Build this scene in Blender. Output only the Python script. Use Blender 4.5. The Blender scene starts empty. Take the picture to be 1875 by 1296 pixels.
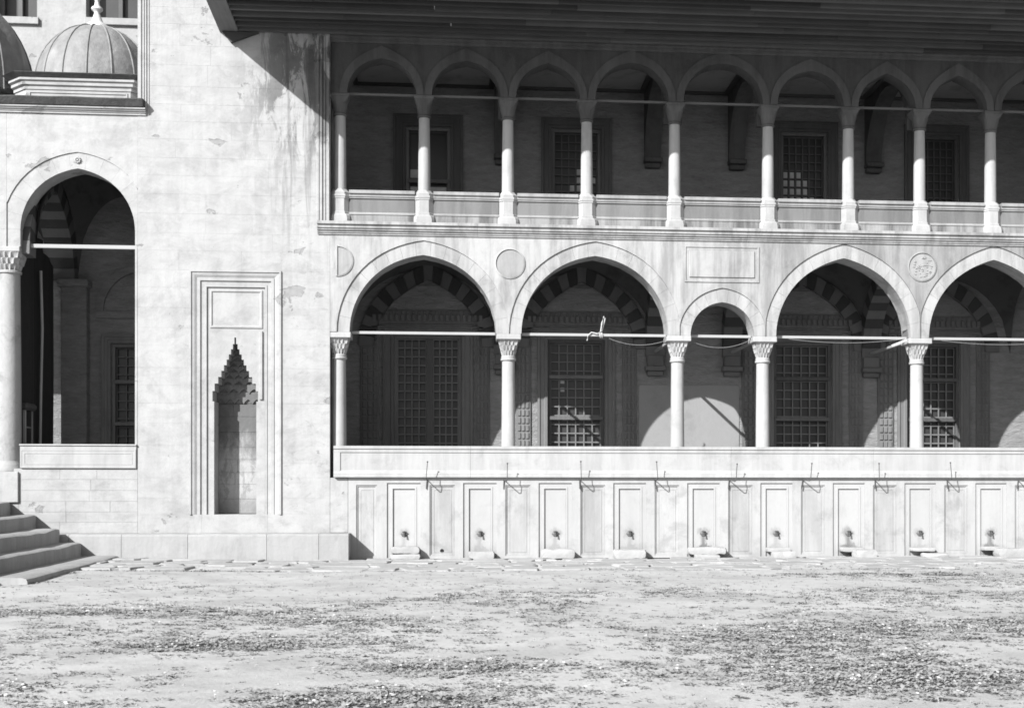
import bpy, bmesh, math, random
import numpy as np
from mathutils import Vector, noise as mnoise

R = random.Random(7)
sc = bpy.context.scene
C = sc.collection

# ------------------------------------------------------------------ camera, sky, sun, exposure
PSI = math.atan(210 / 2345.0)
cam = bpy.data.cameras.new('camera')
cam.sensor_fit = 'HORIZONTAL'
cam.sensor_width = 36.0
cam.lens = 2345 / 1875 * 36.0
cam.shift_x = -112.5 / 1875
cam.shift_y = 247.0 / 1875
cam.clip_end = 500
camo = bpy.data.objects.new('camera', cam)
C.objects.link(camo)
camo.location = (0, -27.7, 1.5)
camo.rotation_euler = (math.radians(90), 0, -PSI)
sc.camera = camo

SUN = Vector((0.86, 1.0, -0.79)).normalized()
world = bpy.data.worlds.new('World')
sc.world = world
world.use_nodes = True
wn = world.node_tree
wn.nodes.clear()
sky = wn.nodes.new('ShaderNodeTexSky')
sky.sky_type = 'NISHITA'
sky.sun_disc = False
sky.sun_elevation = math.asin(-SUN.z)
sky.sun_rotation = math.atan2(-SUN.x, -SUN.y)
bw = wn.nodes.new('ShaderNodeRGBToBW')          # the photograph is a monochrome plate
bg = wn.nodes.new('ShaderNodeBackground')
bg.inputs['Strength'].default_value = 0.10
wo = wn.nodes.new('ShaderNodeOutputWorld')
wn.links.new(sky.outputs[0], bw.inputs[0])
wn.links.new(bw.outputs[0], bg.inputs[0])
wn.links.new(bg.outputs[0], wo.inputs[0])

sl = bpy.data.lights.new('sun', 'SUN')
sl.energy = 5.0
sl.angle = math.radians(0.5)
sl.color = (1.0, 1.0, 1.0)
so = bpy.data.objects.new('sun', sl)
C.objects.link(so)
so.location = (-20, -30, 30)
so.rotation_euler = SUN.to_track_quat('-Z', 'Y').to_euler()

sc.view_settings.view_transform = 'Standard'
sc.view_settings.look = 'None'
sc.view_settings.exposure = 1.08
sc.view_settings.gamma = 1.0
sc.view_settings.use_curve_mapping = False
sc.render.engine = 'CYCLES'
sc.cycles.max_bounces = 6
sc.cycles.diffuse_bounces = 4
sc.cycles.filter_width = 1.7

# ------------------------------------------------------------------ materials
class G:
    def __init__(s, name):
        s.m = bpy.data.materials.new(name)
        s.m.use_nodes = True
        s.t = s.m.node_tree
        s.t.nodes.clear()
        s.out = s.t.nodes.new('ShaderNodeOutputMaterial')
        s.b = s.t.nodes.new('ShaderNodeBsdfPrincipled')
        s.t.links.new(s.b.outputs[0], s.out.inputs[0])
        s.pos = s.t.nodes.new('ShaderNodeNewGeometry').outputs['Position']
        s.rand = s.t.nodes.new('ShaderNodeObjectInfo').outputs['Random']
        s.objc = s.t.nodes.new('ShaderNodeTexCoord').outputs['Object']
    def _in(s, sock, v):
        if hasattr(v, 'links'):
            s.t.links.new(v, sock)
        else:
            sock.default_value = v
    def math(s, op, a, b=0.0, clamp=False):
        n = s.t.nodes.new('ShaderNodeMath'); n.operation = op; n.use_clamp = clamp
        s._in(n.inputs[0], a); s._in(n.inputs[1], b)
        return n.outputs[0]
    def mul(s, a, b): return s.math('MULTIPLY', a, b)
    def add(s, a, b): return s.math('ADD', a, b)
    def scale(s, vec, sx, sy, sz, off=(0, 0, 0)):
        n = s.t.nodes.new('ShaderNodeMapping')
        n.inputs['Scale'].default_value = (sx, sy, sz)
        n.inputs['Location'].default_value = off
        s.t.links.new(vec, n.inputs['Vector'])
        return n.outputs[0]
    def noise(s, vec, scale, detail=4.0, rough=0.55, dist=0.0):
        n = s.t.nodes.new('ShaderNodeTexNoise')
        n.inputs['Scale'].default_value = scale
        n.inputs['Detail'].default_value = detail
        n.inputs['Roughness'].default_value = rough
        n.inputs['Distortion'].default_value = dist
        s.t.links.new(vec, n.inputs['Vector'])
        return n.outputs[0]
    def voro(s, vec, scale, feature='F1', out='Distance'):
        n = s.t.nodes.new('ShaderNodeTexVoronoi')
        n.feature = feature
        n.inputs['Scale'].default_value = scale
        s.t.links.new(vec, n.inputs['Vector'])
        return n.outputs[out]
    def rng(s, v, a, b, lo=0.0, hi=1.0, smooth=True):
        n = s.t.nodes.new('ShaderNodeMapRange')
        n.interpolation_type = 'SMOOTHSTEP' if smooth else 'LINEAR'
        s._in(n.inputs[0], v)
        for i, x in enumerate((a, b, lo, hi)):
            n.inputs[i + 1].default_value = x
        return n.outputs[0]
    def sep(s, vec):
        n = s.t.nodes.new('ShaderNodeSeparateXYZ')
        s.t.links.new(vec, n.inputs[0])
        return n.outputs
    def finish(s, val, rough=0.9, bump=None, bstr=0.4, bdist=0.01, spec=0.2):
        n = s.t.nodes.new('ShaderNodeCombineColor')
        for i in range(3): s._in(n.inputs[i], val)
        s.t.links.new(n.outputs[0], s.b.inputs['Base Color'])
        s._in(s.b.inputs['Roughness'], rough)
        s.b.inputs['Specular IOR Level'].default_value = spec
        if bump is not None:
            bn = s.t.nodes.new('ShaderNodeBump')
            bn.inputs['Strength'].default_value = bstr
            bn.inputs['Distance'].default_value = bdist
            s.t.links.new(bump, bn.inputs['Height'])
            s.t.links.new(bn.outputs[0], s.b.inputs['Normal'])
        return s.m

KS = 0.68      # stone reflectance is kept low and the exposure carries the brightness
def stone(name, base, var=0.10, fine=0.06, streak=0.0, blot=0.0, rnd=0.05, bump=0.35, fac=None, bscale=14.0, rough=0.9, spec=0.2):
    g = G(name); base *= KS
    n1 = g.noise(g.pos, 0.55, 6, 0.6)
    n2 = g.noise(g.pos, 5.0, 6, 0.65)
    v = g.mul(base, g.add(1 - var, g.mul(n1, 2 * var)))
    v = g.mul(v, g.add(1 - fine, g.mul(n2, 2 * fine)))
    if streak:
        st = g.noise(g.scale(g.pos, 2.6, 2.6, 0.4), 1.0, 6, 0.68, 0.3)
        st2 = g.noise(g.scale(g.pos, 13.0, 13.0, 0.6, (3, 1, 0)), 1.0, 3, 0.5)
        v = g.mul(v, g.add(1 - streak, g.mul(streak, g.rng(g.add(g.mul(st, 0.8), g.mul(st2, 0.2)), 0.38, 0.60))))
    if blot:
        bl = g.noise(g.pos, 1.6, 8, 0.68, 0.4)
        v = g.mul(v, g.add(1 - blot, g.mul(blot, g.rng(bl, 0.34, 0.50))))
    pit = g.voro(g.pos, 9.0)
    v = g.mul(v, g.rng(pit, 0.0, 0.05, 0.80, 1.0))
    if rnd:
        v = g.mul(v, g.add(1 - rnd, g.mul(g.rand, 2 * rnd)))
    chip = None
    if fac:
        v = fac(g, v)
        if isinstance(v, tuple): v, chip = v
    bp = g.add(g.noise(g.pos, bscale, 8, 0.65), g.mul(n2, 0.6))
    if chip is not None: bp = g.add(bp, g.mul(chip, -1.6))
    return g.finish(v, rough, bp, bump, 0.02, spec)

def pier_extra(g, v):
    x, y, z = g.sep(g.pos)
    # soot and lost plaster towards the gallery corner
    reg = g.mul(g.rng(x, -5.0, -3.5), g.rng(z, 7.8, 9.8))
    bl = g.noise(g.scale(g.pos, 2.4, 2.4, 0.75), 1.2, 9, 0.72, 0.6)
    dark = g.mul(g.rng(bl, 0.46, 0.54), reg)
    v = g.mul(v, g.add(1.0, g.mul(dark, -0.62)))
    stt = g.noise(g.scale(g.pos, 4.5, 4.5, 0.28, (1.7, 0, 0.3)), 1.0, 6, 0.68, 0.2)
    reg2 = g.mul(g.rng(x, -4.6, -3.4), g.rng(z, 5.0, 8.6))
    v = g.mul(v, g.add(1.0, g.mul(g.mul(g.rng(stt, 0.50, 0.62), reg2), -0.34)))
    # flaking all over, denser beside the niche and to the right
    reg3 = g.add(0.30, g.mul(g.rng(x, -4.6, -3.2), 0.70))
    fl = g.noise(g.scale(g.pos, 1.0, 1.0, 1.5), 3.0, 10, 0.78, 0.5)
    v = g.mul(v, g.add(1.0, g.mul(g.mul(g.rng(fl, 0.54, 0.66), reg3), -0.20)))
    sm = g.noise(g.scale(g.pos, 0.8, 0.8, 1.5), 1.7, 9, 0.74, 0.6)
    v = g.mul(v, g.add(0.88, g.mul(g.rng(sm, 0.34, 0.60), 0.14)))
    # a few spalled patches with ragged edges
    ch = g.noise(g.scale(g.pos, 0.9, 0.9, 1.4, (4.4, 0, 2.2)), 1.25, 10, 0.62, 0.25)
    chip = g.rng(ch, 0.635, 0.655)
    v = g.mul(v, g.add(1.0, g.mul(chip, -0.24)))
    edge = g.mul(g.rng(ch, 0.625, 0.640), g.rng(ch, 0.640, 0.655, 1.0, 0.0))
    v = g.mul(v, g.add(1.0, g.mul(edge, -0.35)))
    return v, chip

def spandrel_extra(g, v):
    x, y, z = g.sep(g.pos)
    n = g.noise(g.scale(g.pos, 0.8, 0.8, 0.3), 1.0, 4, 0.6)
    a = g.rng(g.add(x, g.mul(g.add(n, -0.5), 7.0)), 3.5, 10.0)
    return g.mul(v, g.add(1.0, g.mul(a, -0.30)))

def tap_extra(g, v, k=0.30):
    x, y, z = g.sep(g.objc)
    n = g.noise(g.scale(g.pos, 1, 1, .6), 7.0, 8, 0.75, 0.4)
    wob = g.mul(g.add(n, -0.5), 0.40)
    r1 = g.math('SQRT', g.add(g.math('POWER', x, 2.0), g.math('POWER', z, 2.0)))
    ring = g.rng(g.add(r1, wob), 0.04, 0.17, 1.0, 0.0)
    ax = g.math('ABSOLUTE', g.add(x, g.mul(wob, 0.15)))
    half = g.add(0.012, g.mul(g.rng(g.add(z, wob), -0.20, -0.36), 0.16))
    drip = g.mul(g.rng(z, 0.0, -0.08), g.rng(g.math('SUBTRACT', g.add(ax, g.mul(wob, 0.5)), half), -0.02, 0.09, 1.0, 0.0))
    dk = g.math('MAXIMUM', g.mul(ring, 0.25 + k * 0.3), g.mul(g.mul(drip, k), g.rng(n, 0.25, 0.6, 0.5, 1.0)))
    low = g.mul(g.rng(g.add(z, g.mul(wob, 1.5)), -0.10, -0.50), 0.20)
    return g.mul(v, g.add(1.0, g.mul(g.math('MAXIMUM', dk, low), -0.85)))
def tap_wet(g, v): return tap_extra(g, v, 0.75)

def mat_wood(name, base, axis='x', var=0.3, rough=0.8):
    g = G(name)
    s = {'x': (0.6, 14, 14), 'z': (14, 14, 0.6), 'y': (14, 0.6, 14)}[axis]
    n = g.noise(g.scale(g.pos, *s), 1.0, 6, 0.6)
    n2 = g.noise(g.pos, 1.2, 4, 0.6)
    v = g.mul(base, g.add(1 - var, g.mul(n, 2 * var)))
    v = g.mul(v, g.add(0.7, g.mul(n2, 0.6)))
    v = g.mul(v, g.add(0.62, g.mul(g.rand, 0.76)))
    return g.finish(v, rough, n, 0.4, 0.008)

def mat_plain(name, base, rough=0.6, metal=0.0, var=0.15, sc_=6.0, spec=0.3):
    g = G(name)
    n = g.noise(g.pos, sc_, 5, 0.6)
    v = g.mul(base, g.add(1 - var, g.mul(n, 2 * var)))
    g.b.inputs['Metallic'].default_value = metal
    return g.finish(v, rough, n, 0.2, 0.006, spec)

def mat_lead(name, base):
    g = G(name)
    n = g.noise(g.pos, 2.2, 7, 0.68)
    st = g.noise(g.scale(g.pos, 7, 7, 0.8), 1.0, 4, 0.6)
    v = g.mul(base, g.add(0.35, g.mul(n, 1.3)))
    v = g.mul(v, g.add(0.65, g.mul(st, 0.7)))
    return g.finish(v, 0.62, n, 0.8, 0.06, 0.35)

def mat_ground(name, base):
    g = G(name)
    n1 = g.noise(g.pos, 0.22, 5, 0.6)
    n2 = g.noise(g.pos, 2.2, 8, 0.7)
    n3 = g.noise(g.pos, 26.0, 6, 0.7)
    n4 = g.noise(g.pos, 90.0, 3, 0.6)
    v = g.mul(base, g.add(0.86, g.mul(n1, 0.28)))
    v = g.mul(v, g.add(0.84, g.mul(n2, 0.32)))
    v = g.mul(v, g.add(0.80, g.mul(n3, 0.40)))
    n5 = g.noise(g.pos, 0.75, 7, 0.7, 0.4)
    v = g.mul(v, g.add(0.80, g.mul(g.rng(n5, 0.36, 0.58), 0.20)))
    sp = g.noise(g.scale(g.pos, 1, 1, 1, (7, 3, 0)), 11.0, 5, 0.7)
    v = g.mul(v, g.add(1.0, g.mul(g.rng(sp, 0.60, 0.68), -0.35)))
    h = g.add(g.mul(n2, 0.8), g.add(g.mul(n3, 0.35), g.mul(n4, 0.12)))
    return g.finish(v, 0.95, h, 0.55, 0.05, 0.1)

def mat_leaf(name, base, var):
    g = G(name)
    n = g.noise(g.pos, 9.0, 3, 0.6)
    n2 = g.noise(g.pos, 0.9, 3, 0.6)
    v = g.mul(base, g.add(1 - var, g.mul(n, 2 * var)))
    v = g.mul(v, g.add(0.75, g.mul(n2, 0.5)))
    return g.finish(v, 0.75, None, spec=0.25)

def mat_rough_wall(name, base, extra=None):
    g = G(name); base *= KS
    n1 = g.noise(g.scale(g.pos, 0.9, 0.9, 3.2), 2.2, 7, 0.7)
    n2 = g.noise(g.pos, 0.5, 4, 0.6)
    n3 = g.noise(g.scale(g.pos, 1.4, 1.4, 4.5), 7.0, 5, 0.7)
    v = g.mul(base, g.add(0.45, g.mul(n1, 1.10)))
    v = g.mul(v, g.add(0.78, g.mul(n2, 0.44)))
    v = g.mul(v, g.add(0.68, g.mul(n3, 0.64)))
    return g.finish(v, 0.92, g.add(n1, g.mul(n3, 0.6)), 1.0, 0.06, 0.15)

M = {}
M['pier'] = stone('pale_ashlar', 0.44, 0.10, 0.09, 0.08, 0.14, 0.02, 0.36, pier_extra)
M['pier_joint'] = stone('lime_mortar', 0.40, 0.1, 0.1)
M['marble'] = stone('white_marble', 0.45, 0.08, 0.06, 0.14, 0.14, 0.03, 0.22)
M['fountain'] = stone('fountain_marble', 0.45, 0.08, 0.07, 0.10, 0.18, 0.05, 0.25)
M['plainpanel'] = stone('fountain_panel_marble', 0.42, 0.10, 0.08, 0.18, 0.20, 0.10, 0.25)
M['tapmarble'] = stone('tap_panel_marble', 0.45, 0.05, 0.05, 0.05, 0.06, 0.05, 0.22, tap_extra)
M['tapwet'] = stone('wet_tap_panel_marble', 0.44, 0.05, 0.05, 0.05, 0.06, 0.05, 0.22, tap_wet)
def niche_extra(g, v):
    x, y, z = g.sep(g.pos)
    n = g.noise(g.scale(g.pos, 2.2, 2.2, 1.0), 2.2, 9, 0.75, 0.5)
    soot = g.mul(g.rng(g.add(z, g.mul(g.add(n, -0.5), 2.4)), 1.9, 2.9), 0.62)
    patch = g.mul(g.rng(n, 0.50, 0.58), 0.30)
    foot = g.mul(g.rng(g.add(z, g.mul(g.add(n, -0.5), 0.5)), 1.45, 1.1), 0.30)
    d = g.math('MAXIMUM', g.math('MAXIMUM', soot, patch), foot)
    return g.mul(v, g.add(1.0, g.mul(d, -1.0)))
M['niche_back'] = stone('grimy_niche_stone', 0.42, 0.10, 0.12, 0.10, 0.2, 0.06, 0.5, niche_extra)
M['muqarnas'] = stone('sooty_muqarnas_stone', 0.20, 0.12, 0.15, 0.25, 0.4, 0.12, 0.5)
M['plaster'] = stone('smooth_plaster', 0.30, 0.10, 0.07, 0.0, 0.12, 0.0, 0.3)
M['spandrel'] = stone('streaked_limestone', 0.45, 0.10, 0.08, 0.36, 0.16, 0.0, 0.3, spandrel_extra)
M['voussoir'] = stone('arch_stone', 0.43, 0.08, 0.08, 0.30, 0.20, 0.035, 0.3)
M['cornice'] = stone('cornice_stone', 0.43, 0.08, 0.06, 0.40, 0.1, 0.0, 0.3)
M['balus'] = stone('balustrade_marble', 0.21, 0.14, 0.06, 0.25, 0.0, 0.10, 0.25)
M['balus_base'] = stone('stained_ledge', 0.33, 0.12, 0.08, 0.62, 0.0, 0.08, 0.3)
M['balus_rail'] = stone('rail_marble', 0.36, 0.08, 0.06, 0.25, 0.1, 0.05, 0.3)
M['gallery'] = stone('shade_toned_gallery_stone', 0.085, 0.15, 0.10, 0.25, 0.15, 0.05, 0.4)  # front stone darkened so its colour carries the shade under the eave
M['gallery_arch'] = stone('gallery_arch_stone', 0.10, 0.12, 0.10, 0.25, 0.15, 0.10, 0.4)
M['column'] = stone('column_marble', 0.46, 0.06, 0.07, 0.14, 0.12, 0.06, 0.2)
M['ucolumn'] = stone('gallery_column_marble', 0.44, 0.06, 0.07, 0.18, 0.12, 0.06, 0.2)
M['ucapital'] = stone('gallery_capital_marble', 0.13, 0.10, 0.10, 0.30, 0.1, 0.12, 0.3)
M['oldcolumn'] = stone('weathered_granite', 0.40, 0.10, 0.12, 0.12, 0.30, 0.0, 0.5)
M['step'] = stone('worn_step_stone', 0.42, 0.08, 0.08, 0.16, 0.10, 0.05, 0.45)
M['bench'] = stone('ledge_stone', 0.40, 0.08, 0.08, 0.10, 0.12, 0.05, 0.45)
M['flag'] = stone('flagstone', 0.40, 0.10, 0.12, 0.0, 0.20, 0.08, 0.5)
M['rubble'] = stone('rough_block_stone', 0.42, 0.08, 0.10, 0.0, 0.12, 0.06, 0.6)
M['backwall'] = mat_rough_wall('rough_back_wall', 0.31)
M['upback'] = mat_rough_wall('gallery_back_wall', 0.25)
M['portback'] = mat_rough_wall('portico_back_wall', 0.27)
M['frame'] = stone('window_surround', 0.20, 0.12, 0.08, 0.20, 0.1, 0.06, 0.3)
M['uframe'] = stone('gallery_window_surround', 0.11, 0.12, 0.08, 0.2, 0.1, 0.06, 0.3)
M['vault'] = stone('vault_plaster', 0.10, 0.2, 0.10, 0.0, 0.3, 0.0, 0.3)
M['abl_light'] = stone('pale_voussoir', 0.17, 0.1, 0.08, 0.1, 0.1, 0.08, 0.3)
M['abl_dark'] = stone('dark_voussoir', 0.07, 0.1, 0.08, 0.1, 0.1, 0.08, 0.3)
M['ceil'] = stone('gallery_ceiling_plaster', 0.30, 0.2, 0.10, 0.0, 0.25, 0.0, 0.3)
M['ceil_dark'] = mat_wood('ceiling_batten_wood', 0.05)
M['eave'] = mat_wood('eave_planks', 0.068)
M['eave_end'] = mat_wood('eave_edge_board', 0.13, 'y')
M['wood'] = mat_wood('window_wood', 0.10, 'z')
M['pole'] = mat_wood('pole_wood', 0.25, 'z')
M['iron'] = mat_plain('dark_iron', 0.06, 0.55, 0.0)
M['grille'] = mat_plain('grille_iron', 0.09, 0.6, 0.0, 0.25)
M['grille_pale'] = mat_plain('pale_grille_iron', 0.13, 0.6, 0.0, 0.25)
M['tie'] = mat_plain('limewashed_tie_iron', 0.27, 0.7, 0.0, 0.1)
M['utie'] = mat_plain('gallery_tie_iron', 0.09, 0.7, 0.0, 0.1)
M['dark'] = mat_plain('window_darkness', 0.03, 0.35, 0.0, 0.3, 3.0, 0.3)
M['pane'] = mat_plain('daylight_pale_pane', 0.34, 0.5, 0.0, 0.5, 4.0)  # pale colour stands for daylight seen through; also the pale door panels
M['curtain'] = mat_plain('dark_cloth', 0.022, 0.95, 0.0, 0.2)
M['lead'] = mat_lead('lead_sheet', 0.17)
M['lead2'] = mat_lead('dark_lead_sheet', 0.13)
M['leadedge'] = mat_lead('lead_edge', 0.055)  # dark tone carries the shade on the leaning edge's underside
M['finial'] = mat_plain('finial_metal', 0.42, 0.55, 0.0, 0.1)
M['ground'] = mat_ground('trodden_earth', 0.36)
M['leaf'] = mat_leaf('weed_leaf', 0.21, 0.45)
M['petal'] = mat_leaf('weed_flower', 0.40, 0.1)
M['rope'] = mat_plain('rope_fibre', 0.40, 0.9, 0.0, 0.2, 30)
M['wire'] = mat_plain('old_wire', 0.17, 0.7)
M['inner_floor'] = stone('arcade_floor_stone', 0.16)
M['hole'] = mat_plain('drain_darkness', 0.01, 0.9)

# ------------------------------------------------------------------ mesh helpers
WL = {}
def wloc(o):
    return WL.get(o.name, Vector((0, 0, 0))) if o is not None else Vector((0, 0, 0))

def ca(o, label=None, cat=None, group=None, kind=None):
    if label: o['label'] = label
    if cat: o['category'] = cat; o['kind'] = 'thing'
    if group: o['group'] = group
    if kind: o['kind'] = kind
    return o

def thing(name, label, cat, loc=(0, 0, 0), group=None):
    o = bpy.data.objects.new(name, None)
    o.empty_display_size = 0.2
    C.objects.link(o)
    o.location = loc
    WL[o.name] = Vector(loc)
    return ca(o, label, cat, group)

class MB:
    def __init__(s):
        s.v = []; s.f = []
    def add(s, vs, fs):
        n = len(s.v)
        s.v += [tuple(p) for p in vs]
        s.f += [tuple(i + n for i in f) for f in fs]
        return s
    def quad(s, a, b, c, d): return s.add([a, b, c, d], [(0, 1, 2, 3)])
    def box(s, x0, x1, y0, y1, z0, z1, ch=0.0):
        if x0 > x1: x0, x1 = x1, x0
        if y0 > y1: y0, y1 = y1, y0
        if z0 > z1: z0, z1 = z1, z0
        ch = min(ch, (x1 - x0) * .45, (y1 - y0) * .45, (z1 - z0) * .45)
        if ch <= 0:
            vs = [(x, y, z) for x in (x0, x1) for y in (y0, y1) for z in (z0, z1)]
            return s.add(vs, [(0, 1, 3, 2), (4, 6, 7, 5), (0, 4, 5, 1), (2, 3, 7, 6), (0, 2, 6, 4), (1, 5, 7, 3)])
        vs = []; idx = {}
        for i in (0, 1):
            for j in (0, 1):
                for k in (0, 1):
                    p = [(x0, x1)[i], (y0, y1)[j], (z0, z1)[k]]
                    q = [(x0 + ch, x1 - ch)[i], (y0 + ch, y1 - ch)[j], (z0 + ch, z1 - ch)[k]]
                    for a in range(3):
                        w = list(q); w[a] = p[a]
                        idx[(i, j, k, a)] = len(vs); vs.append(tuple(w))
        fs = []
        for a in range(3):
            b, c = (a + 1) % 3, (a + 2) % 3
            for e in (0, 1):
                f = []
                for (u, w) in ((0, 0), (1, 0), (1, 1), (0, 1)):
                    t = [0, 0, 0]; t[a] = e; t[b] = u; t[c] = w
                    f.append(idx[(t[0], t[1], t[2], a)])
                fs.append(f)
            for u in (0, 1):
                for w in (0, 1):
                    f = []
                    for e, ax in ((0, b), (1, b), (1, c), (0, c)):
                        t = [0, 0, 0]; t[a] = e; t[b] = u; t[c] = w
                        f.append(idx[(t[0], t[1], t[2], ax)])
                    fs.append(f)
        for i in (0, 1):
            for j in (0, 1):
                for k in (0, 1):
                    fs.append([idx[(i, j, k, a)] for a in range(3)])
        return s.add(vs, fs)
    def prism(s, poly, a0, a1, axis='y'):
        """extrude a polygon: axis y -> poly (x,z); axis x -> poly (y,z); axis z -> poly (x,y)"""
        n = len(poly)
        def P(p, a):
            if axis == 'y': return (p[0], a, p[1])
            if axis == 'x': return (a, p[0], p[1])
            return (p[0], p[1], a)
        vs = [P(p, a0) for p in poly] + [P(p, a1) for p in poly]
        fs = [tuple(range(n)), tuple(range(2 * n - 1, n - 1, -1))]
        fs += [(i, (i + 1) % n, n + (i + 1) % n, n + i) for i in range(n)]
        return s.add(vs, fs)
    def loft(s, rings, cap0=True, cap1=True, closed=True):
        n = len(rings[0]); vs = [p for r in rings for p in r]; fs = []
        for k in range(len(rings) - 1):
            for i in range(n if closed else n - 1):
                j = (i + 1) % n
                fs.append((k * n + i, k * n + j, (k + 1) * n + j, (k + 1) * n + i))
        if cap0: fs.append(tuple(range(n - 1, -1, -1)))
        if cap1: fs.append(tuple(range((len(rings) - 1) * n, len(rings) * n)))
        return s.add(vs, fs)
    def lathe(s, prof, n=24, c=(0, 0), caps=True):
        rings = [[(c[0] + r * math.cos(2 * math.pi * i / n), c[1] + r * math.sin(2 * math.pi * i / n), z) for i in range(n)] for r, z in prof]
        return s.loft(rings, caps, caps)
    def tube(s, pts, r, n=6):
        pts = [Vector(p) for p in pts]
        rings = []
        for i, p in enumerate(pts):
            t = (pts[min(i + 1, len(pts) - 1)] - pts[max(i - 1, 0)]).normalized()
            u = t.cross(Vector((0, 0, 1)) if abs(t.z) < 0.9 else Vector((1, 0, 0))).normalized()
            w = t.cross(u)
            rr = r[i] if isinstance(r, (list, tuple)) else r
            rings.append([tuple(p + (u * math.cos(a) + w * math.sin(a)) * rr) for a in [2 * math.pi * k / n for k in range(n)]])
        return s.loft(rings)
    def frame(s, x0, x1, z0, z1, prof, closed=True):
        """rectangular moulding swept round a panel: prof = [(inset, y)...]; open at the bottom if not closed"""
        def path(i, y):
            if closed: return [(x0 + i, y, z0 + i), (x0 + i, y, z1 - i), (x1 - i, y, z1 - i), (x1 - i, y, z0 + i)]
            return [(x0 + i, y, z0), (x0 + i, y, z1 - i), (x1 - i, y, z1 - i), (x1 - i, y, z0)]
        return s.loft([path(i, y) for i, y in prof], False, False, closed)
    def build(s, name, mat, parent=None, smooth=False, loc=None, recalc=True, link=True):
        me = bpy.data.meshes.new(name)
        base = wloc(parent)
        off = Vector(loc) if loc is not None else base
        me.from_pydata([(x - off.x, y - off.y, z - off.z) for x, y, z in s.v], [], s.f)
        if recalc:
            bm = bmesh.new(); bm.from_mesh(me)
            bmesh.ops.recalc_face_normals(bm, faces=bm.faces)
            bm.to_mesh(me); bm.free()
        if smooth:
            me.polygons.foreach_set('use_smooth', [True] * len(me.polygons))
        me.materials.append(M[mat] if isinstance(mat, str) else mat)
        o = bpy.data.objects.new(name, me)
        C.objects.link(o)
        if parent is not None: o.parent = parent
        if loc is not None:
            o.location = off - base
            WL[o.name] = off
        else:
            WL[o.name] = base
        return o

def smooth_by_angle(o, ang=40):
    me = o.data
    bm = bmesh.new(); bm.from_mesh(me)
    for f in bm.faces: f.smooth = True
    for e in bm.edges:
        if len(e.link_faces) == 2 and e.calc_face_angle(0) > math.radians(ang): e.smooth = False
    bm.to_mesh(me); bm.free()
    return o

def copy_tree(o, loc, parent=None):
    c = o.copy(); C.objects.link(c); c.parent = parent; c.location = loc
    for ch in o.children:
        copy_tree(ch, ch.location, c)
    return c

def rect_wall(mb, x0, x1, z0, z1, y0, y1, holes, back=True):
    """wall slab with rectangular holes and reveals, one clean skin"""
    xs = sorted({x0, x1, *[h[0] for h in holes], *[h[1] for h in holes]})
    zs = sorted({z0, z1, *[h[2] for h in holes], *[h[3] for h in holes]})
    xs = [x for x in xs if x0 <= x <= x1]; zs = [z for z in zs if z0 <= z <= z1]
    def op(i, j):
        if i < 0 or j < 0 or i >= len(xs) - 1 or j >= len(zs) - 1: return True
        cx = (xs[i] + xs[i + 1]) / 2; cz = (zs[j] + zs[j + 1]) / 2
        return any(h[0] < cx < h[1] and h[2] < cz < h[3] for h in holes)
    for i in range(len(xs) - 1):
        for j in range(len(zs) - 1):
            if op(i, j): continue
            a, b, c, d = xs[i], xs[i + 1], zs[j], zs[j + 1]
            mb.quad((a, y0, c), (b, y0, c), (b, y0, d), (a, y0, d))
            if back: mb.quad((a, y1, c), (a, y1, d), (b, y1, d), (b, y1, c))
            if op(i - 1, j): mb.quad((a, y0, c), (a, y0, d), (a, y1, d), (a, y1, c))
            if op(i + 1, j): mb.quad((b, y0, c), (b, y1, c), (b, y1, d), (b, y0, d))
            if op(i, j - 1): mb.quad((a, y0, c), (a, y1, c), (b, y1, c), (b, y0, c))
            if op(i, j + 1): mb.quad((a, y0, d), (b, y0, d), (b, y1, d), (a, y1, d))
    return mb

def arch_pts(xc, h, z0, rise, n=24, mix=0.5):
    """pointed Ottoman arch from the left spring to the right spring"""
    e = (rise * rise - h * h) / (2 * h)
    sp = min(0.999, h / rise); cp = math.sqrt(1 - sp * sp)
    out = []
    for i in range(n + 1):
        t = math.pi * i / n
        dx = -h * math.cos(t); a = abs(dx)
        za = math.sqrt(max(0, (h + e) ** 2 - (a + e) ** 2))
        zb = math.sqrt(max(0, h * h - a * a)) if a >= h * cp else (h / sp - a * cp / sp)
        out.append((xc + dx, z0 + mix * za + (1 - mix) * zb))
    return out

def voussoirs(intr, extr, n, y0, y1, names, mats, parent, gap=0.004, axis='y', jit=0.0):
    """cut the band between two polylines (same count) into n wedge stones"""
    N = len(intr) - 1
    def at(pl, t):
        t = max(0, min(N, t)); i = min(int(t), N - 1); u = t - i
        return (pl[i][0] + (pl[i + 1][0] - pl[i][0]) * u, pl[i][1] + (pl[i + 1][1] - pl[i][1]) * u)
    L = sum(math.dist(intr[i], intr[i + 1]) for i in range(N))
    g = gap / L * N
    out = []
    for k in range(n):
        a = N * k / n + (g if k else 0); b = N * (k + 1) / n - (g if k < n - 1 else 0)
        ts = [a + (b - a) * q / 3 for q in range(4)]
        if n % 2 and k == n // 2: ts = [a, N / 2, b]
        poly = [at(intr, t) for t in ts] + [at(extr, t) for t in reversed(ts)]
        dj = R.uniform(-jit, jit)
        mb = MB().prism(poly, y0 + dj, y1, axis)
        out.append(mb.build(names, mats[k % len(mats)], parent))
    return out

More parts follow.
